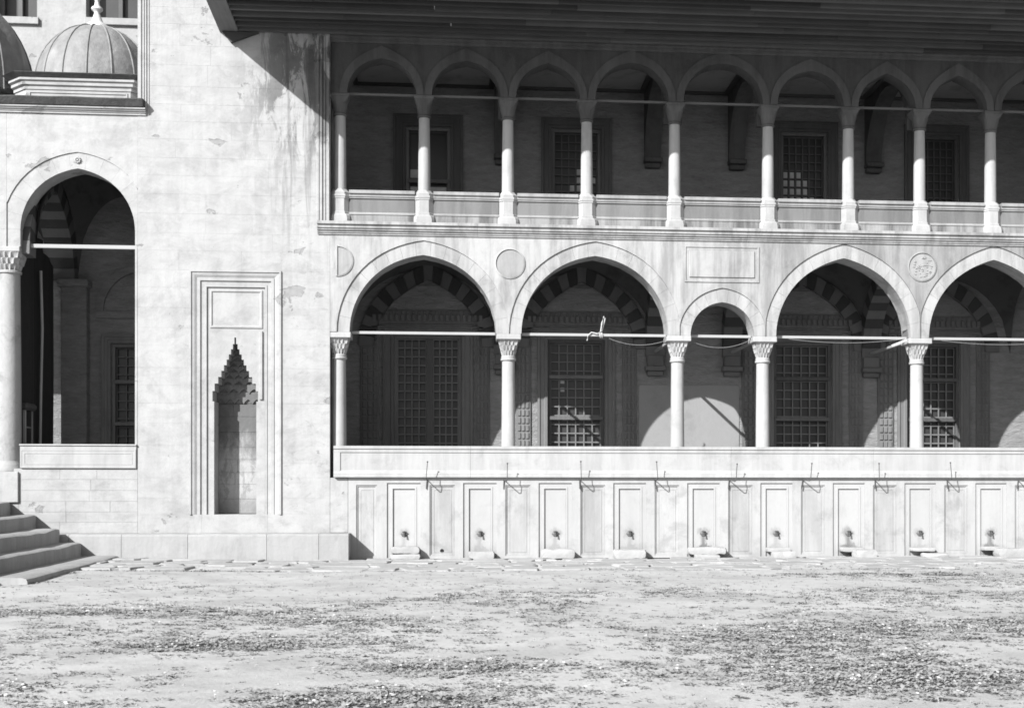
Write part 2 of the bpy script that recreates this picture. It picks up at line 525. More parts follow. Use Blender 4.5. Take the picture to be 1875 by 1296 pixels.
def ashlar(parent, x0, x1, zs, y0, depth, mat, holes=(), gap=0.004, lmin=0.6, lmax=1.3, name='ashlar_block', jit=0.002):
    for z0, z1 in zip(zs[:-1], zs[1:]):
        ivs = [(x0, x1)]
        for h in holes:
            if z1 > h[2] + 1e-4 and z0 < h[3] - 1e-4:
                nv = []
                for a, b in ivs:
                    if h[0] > a: nv.append((a, min(b, h[0])))
                    if h[1] < b: nv.append((max(a, h[1]), b))
                ivs = [i for i in nv if i[1] - i[0] > 0.03]
        for a, b in ivs:
            x = a
            while x < b - 0.01:
                w = R.uniform(lmin, lmax)
                if b - x - w < 0.4: w = b - x
                xe = min(b, x + w)
                yj = R.uniform(-jit, jit)
                MB().box(x + gap / 2, xe - gap / 2, y0 + yj, y0 + depth, z0 + gap / 2, z1 - gap / 2, gap * .5).build(name, mat, parent)
                x = xe

def courses(z0, z1, h=0.4, fixed=()):
    pts = sorted([z0, z1, *fixed]); out = [z0]
    for a, b in zip(pts[:-1], pts[1:]):
        n = max(1, round((b - a) / h))
        hs = [R.uniform(0.85, 1.15) for _ in range(n)]; t = sum(hs); z = a
        for q in hs:
            z += q / t * (b - a); out.append(z)
    return out

def sstep(a, b, x):
    t = max(0, min(1, (x - a) / (b - a))); return t * t * (3 - 2 * t)

def gh(x, y):
    """lie of the ground: a shade higher towards the stairs, gently uneven"""
    return 0.09 * sstep(-2.4, -7.5, x) * sstep(-9, -1.5, y) + 0.02 * mnoise.noise(Vector((x * .35, y * .35, 0))) * sstep(-1, -5, y) + 0.012 * mnoise.noise(Vector((x * 1.7, y * 1.7, 3))) * sstep(-3.5, -5, y) - 0.022 * sstep(-4.25, -3.95, y)

# ------------------------------------------------------------------ ground and pavement
def axis_lines(lo, hi, f0, f1, step):
    a = [lo, lo * .6 + f0 * .4, lo * .25 + f0 * .75]
    n = int(round((f1 - f0) / step))
    return a + [f0 + (f1 - f0) * i / n for i in range(n + 1)] + [hi * .25 + f1 * .75, hi * .6 + f1 * .4, hi]
xs = axis_lines(-120, 120, -16, 18, 0.22)
ys = axis_lines(-120, 60, -27, 1, 0.22)
mb = MB()
mb.v = [(x, y, gh(x, y)) for y in ys for x in xs]
nx = len(xs)
mb.f = [(j * nx + i, j * nx + i + 1, (j + 1) * nx + i + 1, (j + 1) * nx + i) for j in range(len(ys) - 1) for i in range(nx - 1)]
o = mb.build('ground', 'ground', smooth=True, recalc=False)
ca(o, kind='structure')

pav = thing('pavement', None, None); ca(pav, kind='structure')
rows = [(-0.02, -0.62), (-0.62, -1.3), (-1.3, -1.9), (-1.9, -2.6), (-2.6, -3.2), (-3.2, -3.95)]
for ri, (ya, yb) in enumerate(rows):
    x = -8.2 + R.uniform(0, .5)
    while x < 14.6:
        w = R.uniform(0.42, 1.05)
        if R.random() < 0.06 + 0.10 * (ri > 3):
            x += w; continue
        if ri == 0 and x + w < -2.2: x += w; continue
        if ri <= 1 and x < -7.7: x += w; continue
        g = 0.028
        pts = []
        for (px, py) in ((0, 0), (.5, 0), (1, 0), (1, .5), (1, 1), (.5, 1), (0, 1), (0, .5)):
            jx = R.uniform(-.10, .10); jy = R.uniform(-.11, .11) if not (ri == 0 and py == 0) else 0
            pts.append((x + g + (w - 2 * g) * px + jx, ya - g + (yb - ya + 2 * g) * py + jy))
        cx = sum(p[0] for p in pts) / 8; cy = sum(p[1] for p in pts) / 8
        zt = gh(cx, cy) + R.uniform(0.022, 0.040)
        tx, ty = R.uniform(-.012, .012), R.uniform(-.012, .012)
        top = lambda p, s, d: (cx + (p[0] - cx) * s, cy + (p[1] - cy) * s, zt - d + tx * (p[0] - cx) + ty * (p[1] - cy))
        MB().loft([[top(p, 1, .12) for p in pts], [top(p, 1, .012) for p in pts], [top(p, .95, 0) for p in pts]]).build('flagstone', 'flag', pav)
        x += w

# ------------------------------------------------------------------ pier wall with the niche
NX0, NX1, NZ0, NZ1 = -5.67, -3.76, 0.96, 6.13
PX0, PX1 = -6.74, -2.74
pier = thing('buttress_wall', 'tall pale ashlar buttress wall with a framed niche, between the two arcades', 'wall', (-4.74, 0, 0))
mb = MB(); rect_wall(mb, PX0 + .004, PX1 - .004, 0.0, 13.4, 0.0028, 1.0, [(NX0, NX1, NZ0, NZ1)])
mb.build('wall_core', 'pier', pier)
zs = courses(0.57, 13.4, 0.40, (NZ0, NZ1, 1.74, 2.42))
ashlar(pier, PX0, PX1, zs, 0.0, 0.2, 'pier', [(NX0 - .001, NX1 + .001, NZ0, NZ1)], gap=0.0018, lmin=0.7, lmax=1.6, jit=0.0008)
# plinth strip between the ledge and the fountain
MB().box(PX0, -2.36, -0.01, 0.3, 0.0, 0.56, .006).build('plinth', 'bench', pier)
MB().box(PX1 + .003, -2.36, 0.004, 0.5, 0.57, 1.74, .004).build('side_panel', 'pier', pier)
# vertical edge mouldings, upper left and gallery side
def vmould(parent, x0, prof, z0, z1, mat='pier', name='edge_moulding'):
    return MB().prism([(x0 + a, b) for a, b in prof], z0, z1, 'z').build(name, mat, parent)
for a, b, d in ((-6.70, -6.655, -.035), (-6.64, -6.60, -.022), (-6.585, -6.55, -.03), (-6.535, -6.50, -.015)):
    MB().box(a, b, d, 0.05, 9.37, 13.35, .006).build('edge_moulding', 'pier', pier)
for a, b, d in ((-3.02, -2.965, -.03), (-2.95, -2.895, -.045), (-2.875, -2.83, -.02), (-2.815, -2.75, -.035)):
    MB().box(a, b, d, 0.05, 6.98 + (-2.75 - b) * .9, 11.15, .006).build('edge_moulding', 'pier', pier)

niche = MB().frame(NX0, NX1, NZ0, NZ1, [(0, .05), (0, -.035), (.035, -.035), (.045, -.012), (.10, .0), (.15, .03), (.155, .012), (.215, .012), (.225, .045), (.30, .05), (.305, .035), (.345, .035), (.35, .075), (.36, .075)], closed=False).build('niche', 'pier', pier)
FX0, FX1, FZ1 = NX0 + .355, NX1 - .355, NZ1 - .355
TZs = [3.36, 3.58, 3.74, 3.88, 4.01, 4.13, 4.25, 4.36, 4.47, 4.58, 4.72]
TWs = [.475, .43, .355, .29, .235, .18, .135, .09, .05, .018]
half = [(0.44, NZ0), (0.44, 3.36)]
for q in range(10): half += [(TWs[q], TZs[q]), (TWs[q], TZs[q + 1])]
NC = -4.735
poly = [(FX0, NZ0)] + [(NC - a, b) for a, b in half] + [(NC + a, b) for a, b in reversed(half)] + [(FX1, NZ0), (FX1, FZ1), (FX0, FZ1)]
MB().prism(poly, 0.072, 0.62).build('niche_field', 'pier', niche)
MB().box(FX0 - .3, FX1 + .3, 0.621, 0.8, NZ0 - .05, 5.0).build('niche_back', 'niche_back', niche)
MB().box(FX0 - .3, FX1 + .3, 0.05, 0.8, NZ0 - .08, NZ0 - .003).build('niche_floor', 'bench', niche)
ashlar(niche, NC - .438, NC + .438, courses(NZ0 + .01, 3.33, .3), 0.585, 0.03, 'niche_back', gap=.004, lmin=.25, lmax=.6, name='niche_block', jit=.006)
# muqarnas tiers, each stepping forward
tiers = [(TZs[q], TZs[q + 1], TWs[q], .57 - .024 * q) for q in range(10)]
for k, (za, zb, w, yb) in enumerate(tiers):
    n = max(1, int(round(w / .105)))
    pts = [(NC + w - .001, zb + .01), (NC - w + .001, zb + .01)]
    for q in range(n):
        xa = NC - w + .001 + q * 2 * (w - .001) / n; cw = 2 * (w - .001) / n
        pts += [(xa, za - .025), (xa + cw * .12, za + .02), (xa + cw * .3, za + .055), (xa + cw * .5, za + .08), (xa + cw * .7, za + .055), (xa + cw * .88, za + .02)]
    pts.append((NC + w - .001, za - .025))
    mb = MB().prism(pts, yb, 0.615)
    mb.box(NC - w + .002, NC + w - .002, yb + .05, 0.61, za + .002, zb)
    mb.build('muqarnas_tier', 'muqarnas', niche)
# raised upper tablet of the niche field
MB().frame(FX0 + .06, FX1 - .05, 4.92, FZ1 - .05, [(0, .074), (0, .05), (.03, .045), (.05, .066), (.06, .074)]).build('tablet_moulding', 'pier', niche)
MB().box(FX1 - .115, FX1 - .045, .03, .1, 3.40, 4.86, .008).build('tablet_moulding', 'pier', niche)

# ledge along the foot of the pier
bench = thing('stone_ledge', 'long low worn stone ledge along the foot of the niche wall', 'ledge', (-5.3, -.3, 0))
x = -9.2
while x < -2.31:
    w = R.uniform(.95, 1.7)
    if -2.30 - x - w < .6: w = -2.30 - x
    n = 8
    mb = MB()
    rings = []
    for i in range(n + 1):
        xx = x + .004 + (w - .008) * i / n
        zt = 0.565 + .012 * mnoise.noise(Vector((xx * 2.1, 0, 5))); yf = -.55 + .012 * mnoise.noise(Vector((xx * 2.7, 9, 5)))
        rings.append([(xx, -.012, 0), (xx, -.012, zt), (xx, yf + .035, zt), (xx, yf + .008, zt - .014), (xx, yf, zt - .045), (xx, yf - .006, 0)])
    mb.loft(rings).build('ledge_block', 'bench', bench)
    x += w

# ------------------------------------------------------------------ stairs at the left
stairs = thing('staircase', 'worn stone steps rising leftwards against the wall at the left edge', 'stairs', (-8.5, -2, 0))
def step(xe, top, yend, xin, name='step', ynear=-8.0, th=None):
    n = 44; rings = []
    for i in range(n + 1):
        y = yend + (ynear - yend) * i / n
        sh = -.05 * (y - yend)
        wx = .02 * mnoise.noise(Vector((xe, y * 1.3, 1)))
        wear = (.035 if th is None and name == 'step' else .012) * sstep(yend - .25, yend - 1.1, y) + .018 * mnoise.noise(Vector((xe * 3, y * 1.1, 4)))
        z = top; x1 = xe + sh + wx; x0 = xin + sh - .35
        zb = -0.05 if th is None else top - th
        rings.append([(x0, y, zb), (x0, y, z - .02), (x1 - .28, y, z - wear * .5), (x1 - .07, y, z - wear * .9), (x1 - .015, y, z - wear - .02), (x1, y, z - wear - .06), (x1 + .004, y, zb)])
    return smooth_by_angle(MB().loft(rings).build(name, 'step', stairs), 35)
SX = [(-7.72, .41, -.57), (-8.16, .69, -.57), (-8.81, .96, -.022), (-9.32, 1.235, -.022), (-9.86, 1.5, -.022), (-10.4, 1.77, -.022)]
for k, (xe, top, ye) in enumerate(SX):
    step(xe, top, ye, SX[k + 1][0] if k + 1 < len(SX) else -16)
step(-6.98, 0.135, -.57, -8.3, 'base_slab', -7.2)

# ------------------------------------------------------------------ portico at the left
port = thing('portico_wall', 'pale wall with one tall pointed arch and moulded parapet at the left edge', 'wall', (-9.5, 0, 0))
PL = -13.5
LC, LH, LS, LR = -7.97, 1.17, 6.57, 1.66
def stilt(xc, h, rise, n=26):
    z1 = 6.93
    p = arch_pts(xc, h, z1, rise - (z1 - LS), n, .85)
    return [(xc - h, LS), (xc - h, LS + .18)] + p + [(xc + h, LS + .18), (xc + h, LS)]
intr = stilt(LC, LH, LR); extr = stilt(LC, LH + .36, LR + .34)
# wall above the arches (the second arch lies outside the frame)
LC2 = LC - 2 * LH - .52
def wall_over(mb, x0, x1, ztop, arches, y0, y1):
    """wall between ztop and the extrados of the arches, open below"""
    line = [(x0, None)]
    pts = []
    z_s = arches[0][0][1]
    pts.append((x0, z_s))
    for a in arches:
        a = [p for p in a if x0 - 1e-6 <= p[0] <= x1 + 1e-6]
        if a[0][0] > pts[-1][0] + 1e-4 or abs(a[0][1] - pts[-1][1]) > 1e-4: pts += a
        else: pts += a[1:]
    if pts[-1][0] < x1 - 1e-4: pts.append((x1, z_s))
    n = len(pts)
    for i in range(n - 1):
        (xa, za), (xb, zb) = pts[i], pts[i + 1]
        if abs(xb - xa) < 1e-5:
            mb.quad((xa, y0, za), (xa, y1, za), (xb, y1, zb), (xb, y0, zb)); continue
        mb.quad((xa, y0, za), (xb, y0, zb), (xb, y0, ztop), (xa, y0, ztop))
        mb.quad((xa, y1, za), (xa, y1, ztop), (xb, y1, ztop), (xb, y1, zb))
        mb.quad((xa, y0, za), (xa, y1, za), (xb, y1, zb), (xb, y0, zb))
    mb.quad((x0, y0, ztop), (x1, y0, ztop), (x1, y1, ztop), (x0, y1, ztop))
    mb.quad((x0, y0, pts[0][1]), (x0, y0, ztop), (x0, y1, ztop), (x0, y1, pts[0][1]))
    mb.quad((x1, y0, pts[-1][1]), (x1, y1, pts[-1][1]), (x1, y1, ztop), (x1, y0, ztop))
    return mb
e1 = [p for p in extr if p[0] <= PX0 - .002]
# clip the right leg of the band at the pier
clip = lambda pl: [(min(p[0], PX0 - .003), p[1]) for p in pl]
mb = MB(); wall_over(mb, -9.41, PX0 - .002, 9.36, [clip([p for p in extr if p[0] >= -9.41])], 0.006, 0.55)
wl = mb.build('spandrel', 'pier', port)
extr2 = [(p[0] + LC2 - LC, p[1]) for p in extr]
mb = MB(); wall_over(mb, PL, -9.413, 9.36, [[p for p in extr2 if p[0] <= -9.413]], 0.006, 0.55)
mb.build('spandrel', 'pier', port)
ar = MB().lathe([(.055, 0), (.055, .02), (.03, .035), (.01, .04)], 12)
# arch band as wedge stones
cl = [(max(-9.408, min(p[0], PX0 - .004)), p[1]) for p in extr]
voussoirs(intr, cl, 15, 0.03, 0.548, 'voussoir', ['pier'], port, gap=.001, jit=.0005)
cl2 = [(min(p[0], -9.416), p[1]) for p in extr2]
voussoirs([(p[0] + LC2 - LC, p[1]) for p in intr], cl2, 15, 0.03, 0.548, 'voussoir', ['pier'], port, gap=.001, jit=.0005)
bs = MB()
for k in range(8):
    a = k * math.pi / 4
    bs.box(LC + .05 * math.cos(a) - .018, LC + .05 * math.cos(a) + .018, -.01, .035, 8.40 + .05 * math.sin(a) - .018, 8.40 + .05 * math.sin(a) + .018, .008)
bs.box(LC - .02, LC + .02, -.015, .035, 8.38, 8.42, .008)
bs.build('boss', 'marble', port)
MB().box(-9.3, -6.76, .22, .29, 6.585, 6.665, .005).build('tie_rod', 'tie', port)
MB().box(-13.2, -9.6, .22, .29, 6.585, 6.665, .005).build('tie_rod', 'tie', port)
# jamb of the pier inside the arch
MB().box(-6.80, PX0 - .004, 0.02, 0.75, 1.9, 6.57, .01).build('jamb', 'pier', port)
# cornice with lead edge
def xmould(prof, x0, x1): return MB().prism(prof, x0, x1, 'x')
xmould([(.3, 9.362), (-.03, 9.362), (-.03, 9.39), (-.05, 9.40), (-.05, 9.425), (-.085, 9.435), (-.085, 9.46), (-.12, 9.47), (-.12, 9.50), (.3, 9.50)], PL, -6.56).build('cornice', 'pier', port)
n = 60; rings = []
for i in range(n + 1):
    xx = PL + (-6.60 - PL) * i / n; wz = .02 * mnoise.noise(Vector((xx * 1.3, 2, 2)))
    rings.append([(xx, .4, 9.505), (xx, -.13, 9.505 + wz * .4), (xx, -.15, 9.515 + wz * .4), (xx, -.235, 9.64 + wz), (xx, -.21, 9.665 + wz), (xx, .4, 9.75)])
MB().loft(rings).build('lead_edge', 'leadedge', port)
MB().box(PL, -6.76, .35, 4.2, 9.50, 9.70).build('roof_slab', 'lead', port)
# parapet, and the coursed wall below
MB().box(-9.13, -6.757, -.03, .24, 1.935, 2.40, .008).build('parapet', 'marble', port)
MB().frame(-9.12, -6.77, 1.94, 2.33, [(.0, -.028), (.0, -.038), (.03, -.038), (.035, -.033), (.07, -.033), (.073, -.037), (.09, -.037), (.093, -.031)]).build('parapet_moulding', 'marble', port)
MB().box(-9.14, -6.75, -.055, .26, 2.401, 2.44, .01).build('parapet_rail', 'marble', port)
MB().box(-9.62, -9.16, -.05, .35, 1.22, 1.86, .01).build('pedestal_block', 'pier', port)
MB().box(PL, PX0 - .003, .016, .6, 0.0, 1.93).build('wall_core', 'pier_joint', port)
ashlar(port, PL, -9.625, courses(0.0, 1.93, .27), 0.012, .2, 'bench', gap=.006, lmin=.6, lmax=1.5)
ashlar(port, -9.155, PX0 - .004, [0.0, .3, .57, .80, 1.02, 1.24, 1.47, 1.70, 1.93], 0.008, .2, 'pier', gap=.003, lmin=.7, lmax=1.6, jit=.003)
ashlar(port, -9.62, -9.16, [0, .3, .6, .9, 1.215], 0.012, .2, 'bench', gap=.006, jit=.006)
MB().box(PL, -6.75, .24, 3.6, 1.6, 1.9).build('floor', 'inner_floor', port)
MB().box(-13.7, -13.5, 0, 4.4, 0, 9.6).build('end_wall', 'portback', port)
MB().box(PX0 + .01, PX0 + .3, 1.0, 4.4, 0, 11.2).build('side_wall', 'portback', port)

colp = thing('portico_column', 'thick weathered column with carved capital at the left edge', 'column', (-9.44, .26, 1.86))
colx, coly = -9.44, .26
smooth_by_angle(MB().lathe([(.235, 2.09), (.24, 2.5), (.235, 4), (.215, 6.02)], 32, (colx, coly)).build('shaft', 'oldcolumn', colp))
smooth_by_angle(MB().lathe([(.30, 1.865), (.30, 1.95), (.285, 1.97), (.285, 2.0), (.265, 2.03), (.25, 2.06), (.24, 2.09)], 32, (colx, coly)).build('base', 'oldcolumn', colp))

def muqarnas_capital(cx, cy, z0, z1, r0, s1, lobes=16, seg=64):
    """round below, square above, three tiers of hanging scallops"""
    rings = []
    T = 3
    for t in range(T):
        za = z0 + (z1 - z0) * t / T; zb = z0 + (z1 - z0) * (t + 1) / T
        for u in (0.0, .35, .7, .98):
            k = (t + u * .75) / T
            z = za + (zb - za) * u
            ring = []
            for i in range(seg):
                a = 2 * math.pi * i / seg
                p = 2 + 7 * (t / T) + 1.0 * k
                sq = (abs(math.cos(a)) ** p + abs(math.sin(a)) ** p) ** (-1 / p)
                rr = (r0 + (s1 - r0) * k)
                amp = .22 * rr * (1 - u) ** .8
                rr = rr * sq * (1 if t else 1) - amp * abs(math.sin(a * lobes / 2 + (t % 2) * math.pi / 2)) ** .7 + .015 * u
                ring.append((cx + rr * math.cos(a), cy + rr * math.sin(a), z))
            rings.append(ring)
    return MB().loft(rings)
muqarnas_capital(colx, coly, 6.09, 6.46, .23, .30).build('capital', 'marble', colp)
MB().lathe([(.215, 6.021), (.25, 6.03), (.25, 6.07), (.22, 6.089)], 32, (colx, coly)).build('necking', 'marble', colp)
MB().box(colx - .335, colx + .30, coly - .27, coly + .3, 6.461, 6.565, .012).build('abacus', 'marble', colp)

# portico interior
def grille_mb(mb, x0, x1, z0, z1, y, nx_, nz_, b=.014, k=.028):
    for i in range(nx_ + 1):
        x = x0 + (x1 - x0) * i / nx_
        mb.box(x - b, x + b, y - b, y + b, z0, z1)
    for j in range(nz_ + 1):
        z = z0 + (z1 - z0) * j / nz_
        mb.box(x0, x1, y - b * .8, y + b * .8, z - b, z + b)
    if k:
        for i in range(1, nx_):
            for j in range(1, nz_):
                x = x0 + (x1 - x0) * i / nx_; z = z0 + (z1 - z0) * j / nz_
                mb.add([(x - k, y, z), (x + k, y, z), (x, y - k, z), (x, y + k, z), (x, y, z - k), (x, y, z + k)],
                       [(0, 2, 5), (2, 1, 5), (1, 3, 5), (3, 0, 5), (2, 0, 4), (1, 2, 4), (3, 1, 4), (0, 3, 4)])
    return mb

def window(parent, x0, x1, z0, z1, y, fmat, nx_, nz_, transoms=(), mull=None, fw=.26, gm='grille', lit=(), label=None):
    """stone surround (the window part) with wooden frame, iron grille and dark panes"""
    w = MB().frame(x0 - fw, x1 + fw, z0, z1 + fw, [(0, y + .02), (0, y - .07), (.05, y - .075), (.08, y - .045), (fw - .09, y - .04), (fw - .07, y - .06), (fw - .01, y - .06), (fw, y + .12)], closed=False).build('window', fmat, parent)
    if label: w['label'] = label
    MB().box(x0, x1, y + .24, y + .28, z0, z1).build('pane', 'dark', w)
    fr = MB()
    fr.box(x0 + .001, x0 + .075, y + .04, y + .12, z0, z1 - .076, .006); fr.box(x1 - .075, x1 - .001, y + .04, y + .12, z0, z1 - .076, .006)
    fr.box(x0 + .001, x1 - .001, y + .04, y + .12, z1 - .075, z1 - .001, .006)
    fr.build('frame', 'wood', w)
    for t in transoms:
        MB().box(x0 + .03, x1 - .03, y + .02, y + .13, t - .045, t + .045, .008).build('transom', 'wood', w)
    if mull:
        MB().box(mull - .08, mull + .08, y + .03, y + .13, z0, z1 - .077, .008).build('mullion', 'wood', w)
    g = MB()
    if mull:
        grille_mb(g, x0 + .085, mull - .09, z0 + .02, z1 - .09, y + .09, nx_, nz_)
        grille_mb(g, mull + .09, x1 - .085, z0 + .02, z1 - .09, y + .09, nx_, nz_)
    else:
        grille_mb(g, x0 + .085, x1 - .085, z0 + .02, z1 - .09, y + .17, nx_, nz_)
    g.build('grille', gm, w)
    for (a, b, c, d) in lit:
        MB().box(a, b, y + .225, y + .232, c, d).build('glass', 'pane', w)
    return w

pback = thing('portico_back_wall', 'shaded back wall with blind arch and grilled window behind the left arch', 'wall', (-9.5, 3.6, 1.6))
WX0, WX1, WZ1 = -8.22, -6.95, 4.95
mb = MB(); rect_wall(mb, -13.5, PX0 - .002, 1.6, 9.6, 3.6, 3.95, [(WX0, WX1, 1.9, WZ1)]); mb.build('wall_body', 'portback', pback)
window(pback, WX0, WX1, 1.9, WZ1, 3.6, 'frame', 5, 14, (4.05, 3.05), None, .22)
bl_i = arch_pts(-7.45, .95, 5.72, .95, 20); bl_e = arch_pts(-7.45, 1.12, 5.72, 1.12, 20)
bl_i = [p for p in bl_i if p[0] <= PX0 - .01]; bl_e = bl_e[:len(bl_i)]
MB().prism(bl_i + bl_e[::-1], 3.53, 3.602).build('blind_arch', 'portback', pback)
MB().box(-8.57, PX0 - .01, 3.54, 3.602, 5.55, 5.72, .01).build('band', 'portback', pback)
MB().box(-9.3, -8.72, 3.3, 3.6, 1.9, 6.40, .015).build('pilaster', 'portback', pback)
MB().box(-9.36, -8.66, 3.2, 3.6, 6.25, 6.42, .015).build('corbel', 'portback', pback)

def transverse(parent, xc, t, ys_, ye, z0, rise, thick, n, mats, name='voussoir', mix=.5):
    """arch spanning front to back"""
    c = (ys_ + ye) / 2; h = (ye - ys_) / 2
    i_ = arch_pts(c, h, z0, rise, 28, mix); e_ = arch_pts(c, h + thick, z0, rise + thick, 28, mix)
    e_ = [(max(ys_ - .02, min(ye + .02, p[0])), p[1]) for p in e_]
    e_ = [(p[0], max(p[1], q[1] + .001)) for p, q in zip(e_, i_)]
    # radial band of constant thickness, clipped at the walls
    e2 = []
    for k, p in enumerate(i_):
        a = i_[max(0, k - 1)]; b = i_[min(len(i_) - 1, k + 1)]
        tx, tz = b[0] - a[0], b[1] - a[1]; L = math.hypot(tx, tz)
        if k == len(i_) // 2: nx_, nz_ = 0, 1
        else: nx_, nz_ = -tz / L, tx / L
        e2.append((p[0] + nx_ * thick, p[1] + nz_ * thick))
    voussoirs(i_, e2, n, xc - t / 2, xc + t / 2, name, mats, parent, .003, 'x')

pv = thing('portico_vault', 'striped transverse arch and dark vault inside the left portico', 'vault', (-9.5, 2, 6.4))
transverse(pv, -9.30, .62, .55, 3.3, 6.42, 1.75, .42, 19, ['abl_light', 'abl_dark'])

def sail(parent, x0, x1, y0, y1, zs_, rise, mat, top=1.15, name='vault_cell', n=18):
    rings = []
    for i in range(n + 1):
        u = -1 + 2 * i / n
        rings.append([(x0 + (x1 - x0) * (i / n), y0 + (y1 - y0) * (j / n), zs_ + rise * min(top, math.sqrt(max(0, 2 - u * u - (-1 + 2 * j / n) ** 2)))) for j in range(n + 1)])
    return MB().loft(rings, False, False, False).build(name, mat, parent, smooth=True)
sail(pv, -9.0, PX0, .5, 3.6, 6.5, 1.95, 'vault', 1.2)
sail(pv, -13.0, -9.6, .5, 3.6, 6.5, 1.95, 'vault', 1.2)

cu = thing('dark_curtain', 'dark hanging cloth screen behind the left column', 'curtain', (-9.3, 2.2, 2.0))
rings = []
for i in range(41):
    yy = .7 + 2.5 * i / 40; xx = -9.45 + .05 * math.sin(yy * 9) + .02 * math.sin(yy * 23)
    rings.append([(xx, yy, 2.35), (xx + .01, yy, 4.2), (xx, yy, 6.55 + .62 * math.sin(math.pi * i / 40)), (xx - .03, yy, 6.55 + .62 * math.sin(math.pi * i / 40)), (xx - .02, yy, 4.2), (xx - .03, yy, 2.35)])  # arched top raised above the hanging cloth to block sun from the back wall
smooth_by_angle(MB().loft(rings).build('cloth', 'curtain', cu))
MB().tube([(-9.38, 2.05, 1.9), (-9.36, 2.05, 3.6), (-9.33, 2.06, 5.1), (-9.36, 2.05, 6.4)], .03, 8).build('pole', 'pole', cu)
st = thing('wooden_stand', 'small wooden stand with rounded top behind the left column', 'stand', (-9.5, 1.3, 1.9))
MB().box(-10.1, -9.32, 1.05, 1.7, 3.22, 3.38, .05).build('top', 'wood', st)
for (a, b) in ((-9.42, 1.15), (-9.42, 1.6), (-10.0, 1.15), (-10.0, 1.6)):
    MB().box(a - .03, a + .03, b - .03, b + .03, 1.9, 3.22, .006).build('leg', 'pole', st)
MB().tube([(-9.42, 1.17, 2.85), (-9.42, 1.58, 2.85)], .02, 6).build('rail', 'pole', st)
o = MB().box(-7.16, -7.03, 1.48, 1.54, 1.9, 4.12, .008).build('upright_board', 'marble', loc=(-7.1, 1.5, 1.9))
ca(o, 'pale narrow upright board standing before the window behind the left arch', 'board')

# domes on the portico roof, clerestory behind
def dome(name, label, cx, cy, z0, r, h, nrib, facets, mat, a0=0.0, dip=0.0, drum=None, fin=True):
    d = thing(name, label, 'dome', (cx, cy, drum[1] if drum else z0), 'lead domes over the portico')
    seg = facets; K = 12; rings = []
    for k in range(K + 1):
        t = k / K * math.pi / 2
        rr = r * math.cos(t) ** .92 if k < K else .02; zz = z0 + h * math.sin(t)
        ring = []
        for i in range(seg):
            a = a0 + 2 * math.pi * i / seg
            dz = -dip * (.5 + .5 * math.cos(8 * (a - a0))) * (1 - k / K) ** 2
            ring.append((cx + rr * math.cos(a), cy + rr * math.sin(a), zz + dz))
        rings.append(ring)
    s_ = MB().loft(rings).build('shell', mat, d)
    smooth_by_angle(s_, 28)
    for q in range(nrib):
        a = a0 + 2 * math.pi * q / nrib
        pts = []
        for k in range(K):
            t = k / K * math.pi / 2
            rr = (r + .008) * math.cos(t) ** .92; zz = z0 + (h + .008) * math.sin(t)
            pts.append((cx + rr * math.cos(a), cy + rr * math.sin(a), zz - dip * (.5 + .5 * math.cos(8 * (a - a0))) * (1 - k / K) ** 2))
        MB().tube(pts, .016, 6).build('rib', mat, d)
    if fin:
        smooth_by_angle(MB().lathe([(.30, z0 + h - .06), (.28, z0 + h + .01), (.22, z0 + h + .07), (.13, z0 + h + .13), (.08, z0 + h + .27), (.06, z0 + h + .34), (.07, z0 + h + .36), (.125, z0 + h + .41), (.12, z0 + h + .45), (.06, z0 + h + .50), (.045, z0 + h + .60), (.06, z0 + h + .63), (.105, z0 + h + .68), (.10, z0 + h + .72), (.05, z0 + h + .80), (.04, z0 + h + 1.0), (.005, z0 + h + 1.4)], 20, (cx, cy)).build('finial', 'finial', d), 50)
    if drum:
        hs, zb, ch = drum
        def oct_(s, c=ch): return [(cx - s + c, cy - s), (cx + s - c, cy - s), (cx + s, cy - s + c), (cx + s, cy + s - c), (cx + s - c, cy + s), (cx - s + c, cy + s), (cx - s, cy + s - c), (cx - s, cy - s + c)]
        def ringz(s, z): return [(x, y, z) for x, y in oct_(s)]
        MB().loft([ringz(hs, zb), ringz(hs, z0 - .30)]).build('drum', 'pier', d)
        MB().loft([ringz(hs + .02, z0 - .30), ringz(hs + .02, z0 - .24), ringz(hs + .06, z0 - .21), ringz(hs + .06, z0 - .15), ringz(hs + .10, z0 - .12), ringz(hs + .10, z0 - .07)]).build('drum_cornice', 'pier', d)
        MB().loft([ringz(hs + .11, z0 - .069), ringz(hs + .20, z0 + .01), ringz(hs + .17, z0 + .03), ringz(hs - .2, z0 + .08)]).build('lead_rim', 'leadedge', d)
        MB().frame(cx - hs + ch + .06, cx + hs - ch - .06, zb + .12, z0 - .34, [(0, cy - hs - .002), (.0, cy - hs - .02), (.03, cy - hs - .02), (.035, cy - hs - .003)]).build('drum_panel', 'pier', d)
    return d
dome('ribbed_dome', 'pale ribbed lead dome with stacked finial, on a moulded drum above the left arch', -8.06, 1.8, 10.27, 1.32, 1.53, 16, 48, 'lead', .1, 0, (1.42, 9.65, .34))
dome('faceted_dome', 'darker faceted lead dome cut off by the left edge of the photo', -11.05, 1.7, 10.40, 1.62, 1.95, 8, 16, 'lead2', math.radians(-35), .32, None, False)
d2 = thing('dome_base', 'dark lead skirt under the faceted dome at the top left', 'roof', (-11.05, 1.7, 9.8))
MB().lathe([(1.45, 9.70), (1.45, 10.35)], 8, (-11.05, 1.7)).build('skirt', 'lead2', d2)
cler = thing('clerestory_wall', 'sunlit wall with dark windows behind the lead domes', 'wall', (-10, 4.2, 9.6))
hs = [(-11.1, -10.12, 12.84, 15.2), (-8.98, -7.50, 12.88, 15.2)]
